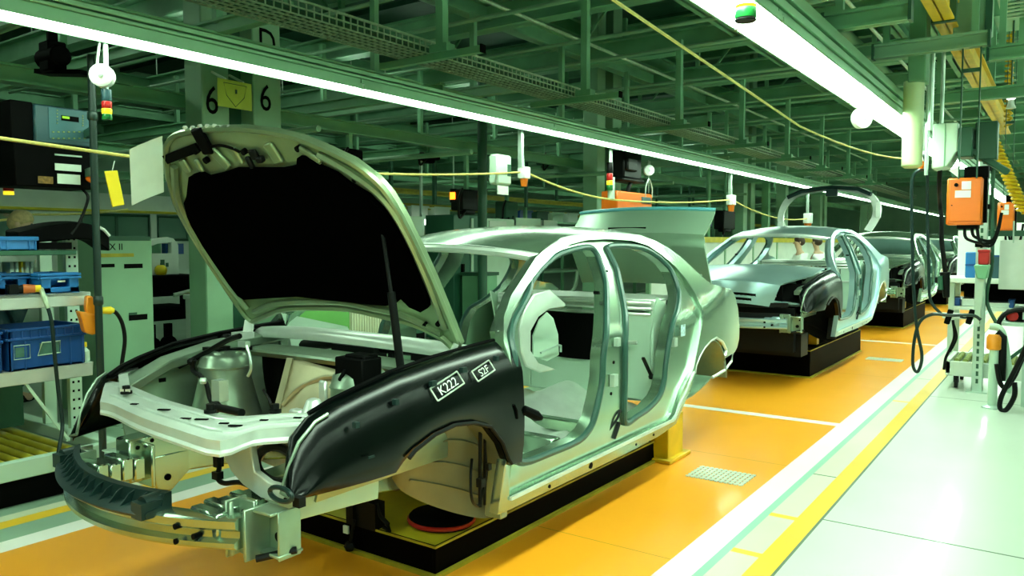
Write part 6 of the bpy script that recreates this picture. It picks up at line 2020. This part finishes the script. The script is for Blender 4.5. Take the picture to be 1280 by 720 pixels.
obj('arch_hose', MB().tube(smooth_line([at(*p_, y=Yt + .15) for p_ in ((1249, 408), (1249, 402), (1256, 393), (1268, 388), (1284, 387))]), .022, 8), 'rubber', sw)

# hanging hoses beside the workplace
def hose(pts, y, r, m, lb):
    o = obj('hanging_hose', MB().tube(smooth_line([at(*q_[:2], y=(q_[2] if len(q_) > 2 else y)) for q_ in pts], 5), r, 8), m)
    tag(o, lb, 'hose')
hose(((1160, 212), (1147, 214), (1140, 228), (1140, 290), (1142, 360), (1146, 410), (1152, 440), (1151, 456), (1146, 465), (1141, 455), (1143, 425), (1150, 402), (1165, 393), (1186, 394), (1215, 394), (1226, 400)), 9.0, .016, 'foam', 'black hose hanging in a long loop nearly to the floor beside the orange lane')
hose(((1155, 194, 8.68), (1159, 216, 8.9), (1159, 260), (1160, 300), (1161, 340), (1163, 375), (1176, 392)), 9.1, .015, 'foam', 'thin dark green hose hanging next to the long looped hose')
hose(((1178, 175, 8.5), (1174, 228, 8.8), (1175, 255), (1177, 275), (1177, 300), (1180, 325), (1182, 345)), 9.2, .022, 'rubber', 'thick black hose hanging beside the large orange control box')
hose(((1191, 400), (1193, 420), (1188, 435), (1182, 448), (1180, 462)), 9.46, .014, 'rubber', 'black cable hanging from the bracket bar down to the roller cart')
hose(((1192, 404), (1196, 420), (1192, 432), (1187, 440)), 9.46, .010, 'rubber', 'short thin cable hanging from the bracket bar beside the thicker one')
hose(((1224, 382), (1218, 392), (1208, 397), (1200, 396)), 9.5, .010, 'rubber', 'thin cable curving between the post and the bracket bar')
tl2 = empty('hanging_screwdriver', at(1179, 350, y=9.2), 'black screwdriver tool hanging at the end of the thick black hose', 'tool')
obj('body', MB().tube([at(1181, 340, y=9.2), at(1183, 372, y=9.2)], [.05, .03], 12).box(at(1177, 350, y=9.2), (.12, .06, .06)), 'rubber', tl2, bevel=.006)
obj('grip', MB().tube([at(1175, 345, y=9.15), at(1176, 362, y=9.15)], .024, 10), 'green_dark', tl2)

# yellow crane beam and its brackets
cr = empty('crane_beam', (-.86, 8, 3.4), 'yellow overhead crane beam above the walkway workplace', 'crane')
obj('beam', ibeam(MB(), (-.86, 3.2, 3.40), (-.86, 15.5, 3.40), .22, .155, .02).span((-.90, 3.2, 3.41), (-.82, 15.5, 3.60)), 'yellow', cr, bevel=.004)
hg = MB()
for y in (5.0, 8.2, 12.0):
    hg.span((-.92, y - .05, 3.62), (-.80, y + .05, 4.6))
obj_split('hanger', hg, 'green_steel', cr)
obj('joint_strap', MB().span((-.95, 7.3, 3.39), (-.77, 7.36, 3.63)), 'green_dark', cr)
o = obj('spiral_hose', MB().tube([(at(1236 + k * .30, 165 + k * .68, y=9.3) + Vector((.05 * math.cos(k * .9), .05 * math.sin(k * .9), 0))) for k in range(150)], .016, 6), 'yellow')
tag(o, 'yellow coiled air hose hanging behind the smaller orange control box', 'hose')
o = obj('spiral_hose', MB().tube([(at(1262 - k * .02, 60 + k * .9, y=11.45) + Vector((.04 * math.cos(k * .9), .04 * math.sin(k * .9), 0))) for k in range(-22, 110)], .014, 6), 'yellow')
tag(o, 'second yellow coiled hose hanging straight behind the crane beam', 'hose')
# ducts and frames above the workplace
def duct(x0, y0, x1, y1, yy, d, m, lb):
    a, b = at(x0, y0, y=yy), at(x1, y1, y=yy)
    o = empty('air_duct', ((a.x + b.x) / 2, yy, b.z), lb, 'duct')
    obj('case', MB().span((a.x, yy, b.z), (b.x, yy + d, a.z)), m, o, bevel=.01)
    obj('flange', MB().span((b.x - .04, yy - .015, b.z - .01), (b.x + .01, yy + .02, a.z)), 'green_dark', o)
    obj('hanger', MB().bar(((a.x + b.x) / 2, yy + d / 2, a.z), ((a.x + b.x) / 2, yy + d / 2, 4.5), .05), 'green_steel', o)
duct(1194, -60, 1238, 38, 7.6, .3, 'green_pale', 'large pale green duct box beside the crane beam')
duct(1242, -30, 1274, 16, 9.7, .8, 'green_steel', 'smaller green duct box beyond the large pale one')
for x0, x1, py0, yy, m, lb in ((1092, 1236, 66, 7.5, 'green_pale', 'pale green cross rail below the crane beam'), (1235, 1330, 68, 7.7, 'green_steel', 'green cross rail continuing beyond the pale one under the crane beam'), (1030, 1138, 30, 5.6, 'green_steel', 'dark green cross beam beside the wide strip light rail'), (1160, 1290, 124, 9.2, 'green_steel', 'green cross rail above the white machine cover')):
    a, b = at(x0, py0, y=yy), at(x1, py0, y=yy)
    z = a.z
    o = empty('cross_rail', ((a.x + b.x) / 2, yy, z), lb, 'rail')
    obj('rail', ibeam(MB(), (a.x, yy, z - .06), (b.x, yy, z - .06), .12, .09, .02), m, o)
    obj_split('end_cap', MB().box((a.x, yy, z), (.02, .10, .13)).box((b.x, yy, z), (.02, .10, .13)), 'green_dark', o)
    obj_split('hanger', MB().bar((a.x + .1, yy, z + .06), (a.x + .1, yy, 4.5), .05).bar((b.x - .1, yy, z + .06), (b.x - .1, yy, 4.5), .05), 'green_steel', o)
for px_, py_, x, lb in ((1264, 120, 8, 'white lamp bulb hanging above the smaller orange control box'),):
    p_ = at(px_, py_, y=10)
    o = empty('lamp_bulb', p_, lb, 'lamp')
    obj('globe', MB().ball(p_, .05, 16), 'lamp_soft', o)
    obj('socket', MB().lathe(p_ + Vector((0, 0, -.13)), [(.05, 0), (.03, .05), (.025, .09)], 14), 'white', o)
    obj('stem', MB().tube([p_, (p_.x, p_.y, 4.5)], .01, 6), 'green_dark', o)
# things standing at the far end of the walkway
for i, (x, y, w, h_, m, lb) in enumerate(((.6, 16.0, 1.6, 2.0, 'white', 'white cabinet far down the walkway behind the workbench'), (2.2, 19.0, 1.2, 2.2, 'mint', 'mint cabinet far down the walkway'), (-.6, 24.0, 1.6, 2.1, 'white', 'white partition at the far end of the walkway'))):
    o = cabinet('storage_cabinet', x - w / 2, y, x + w / 2, y + .6, h_, m, lb)
    obj('door', MB().span((x - w / 2 + .02, y - .015, .08), (x - .01, y, h_ - .03)), m, o)
    obj('door', MB().span((x + .01, y - .015, .08), (x + w / 2 - .02, y, h_ - .03)), m, o)
    obj('handle', MB().span((x - .05, y - .04, h_ * .5), (x - .03, y - .015, h_ * .5 + .15)), 'alu', o)
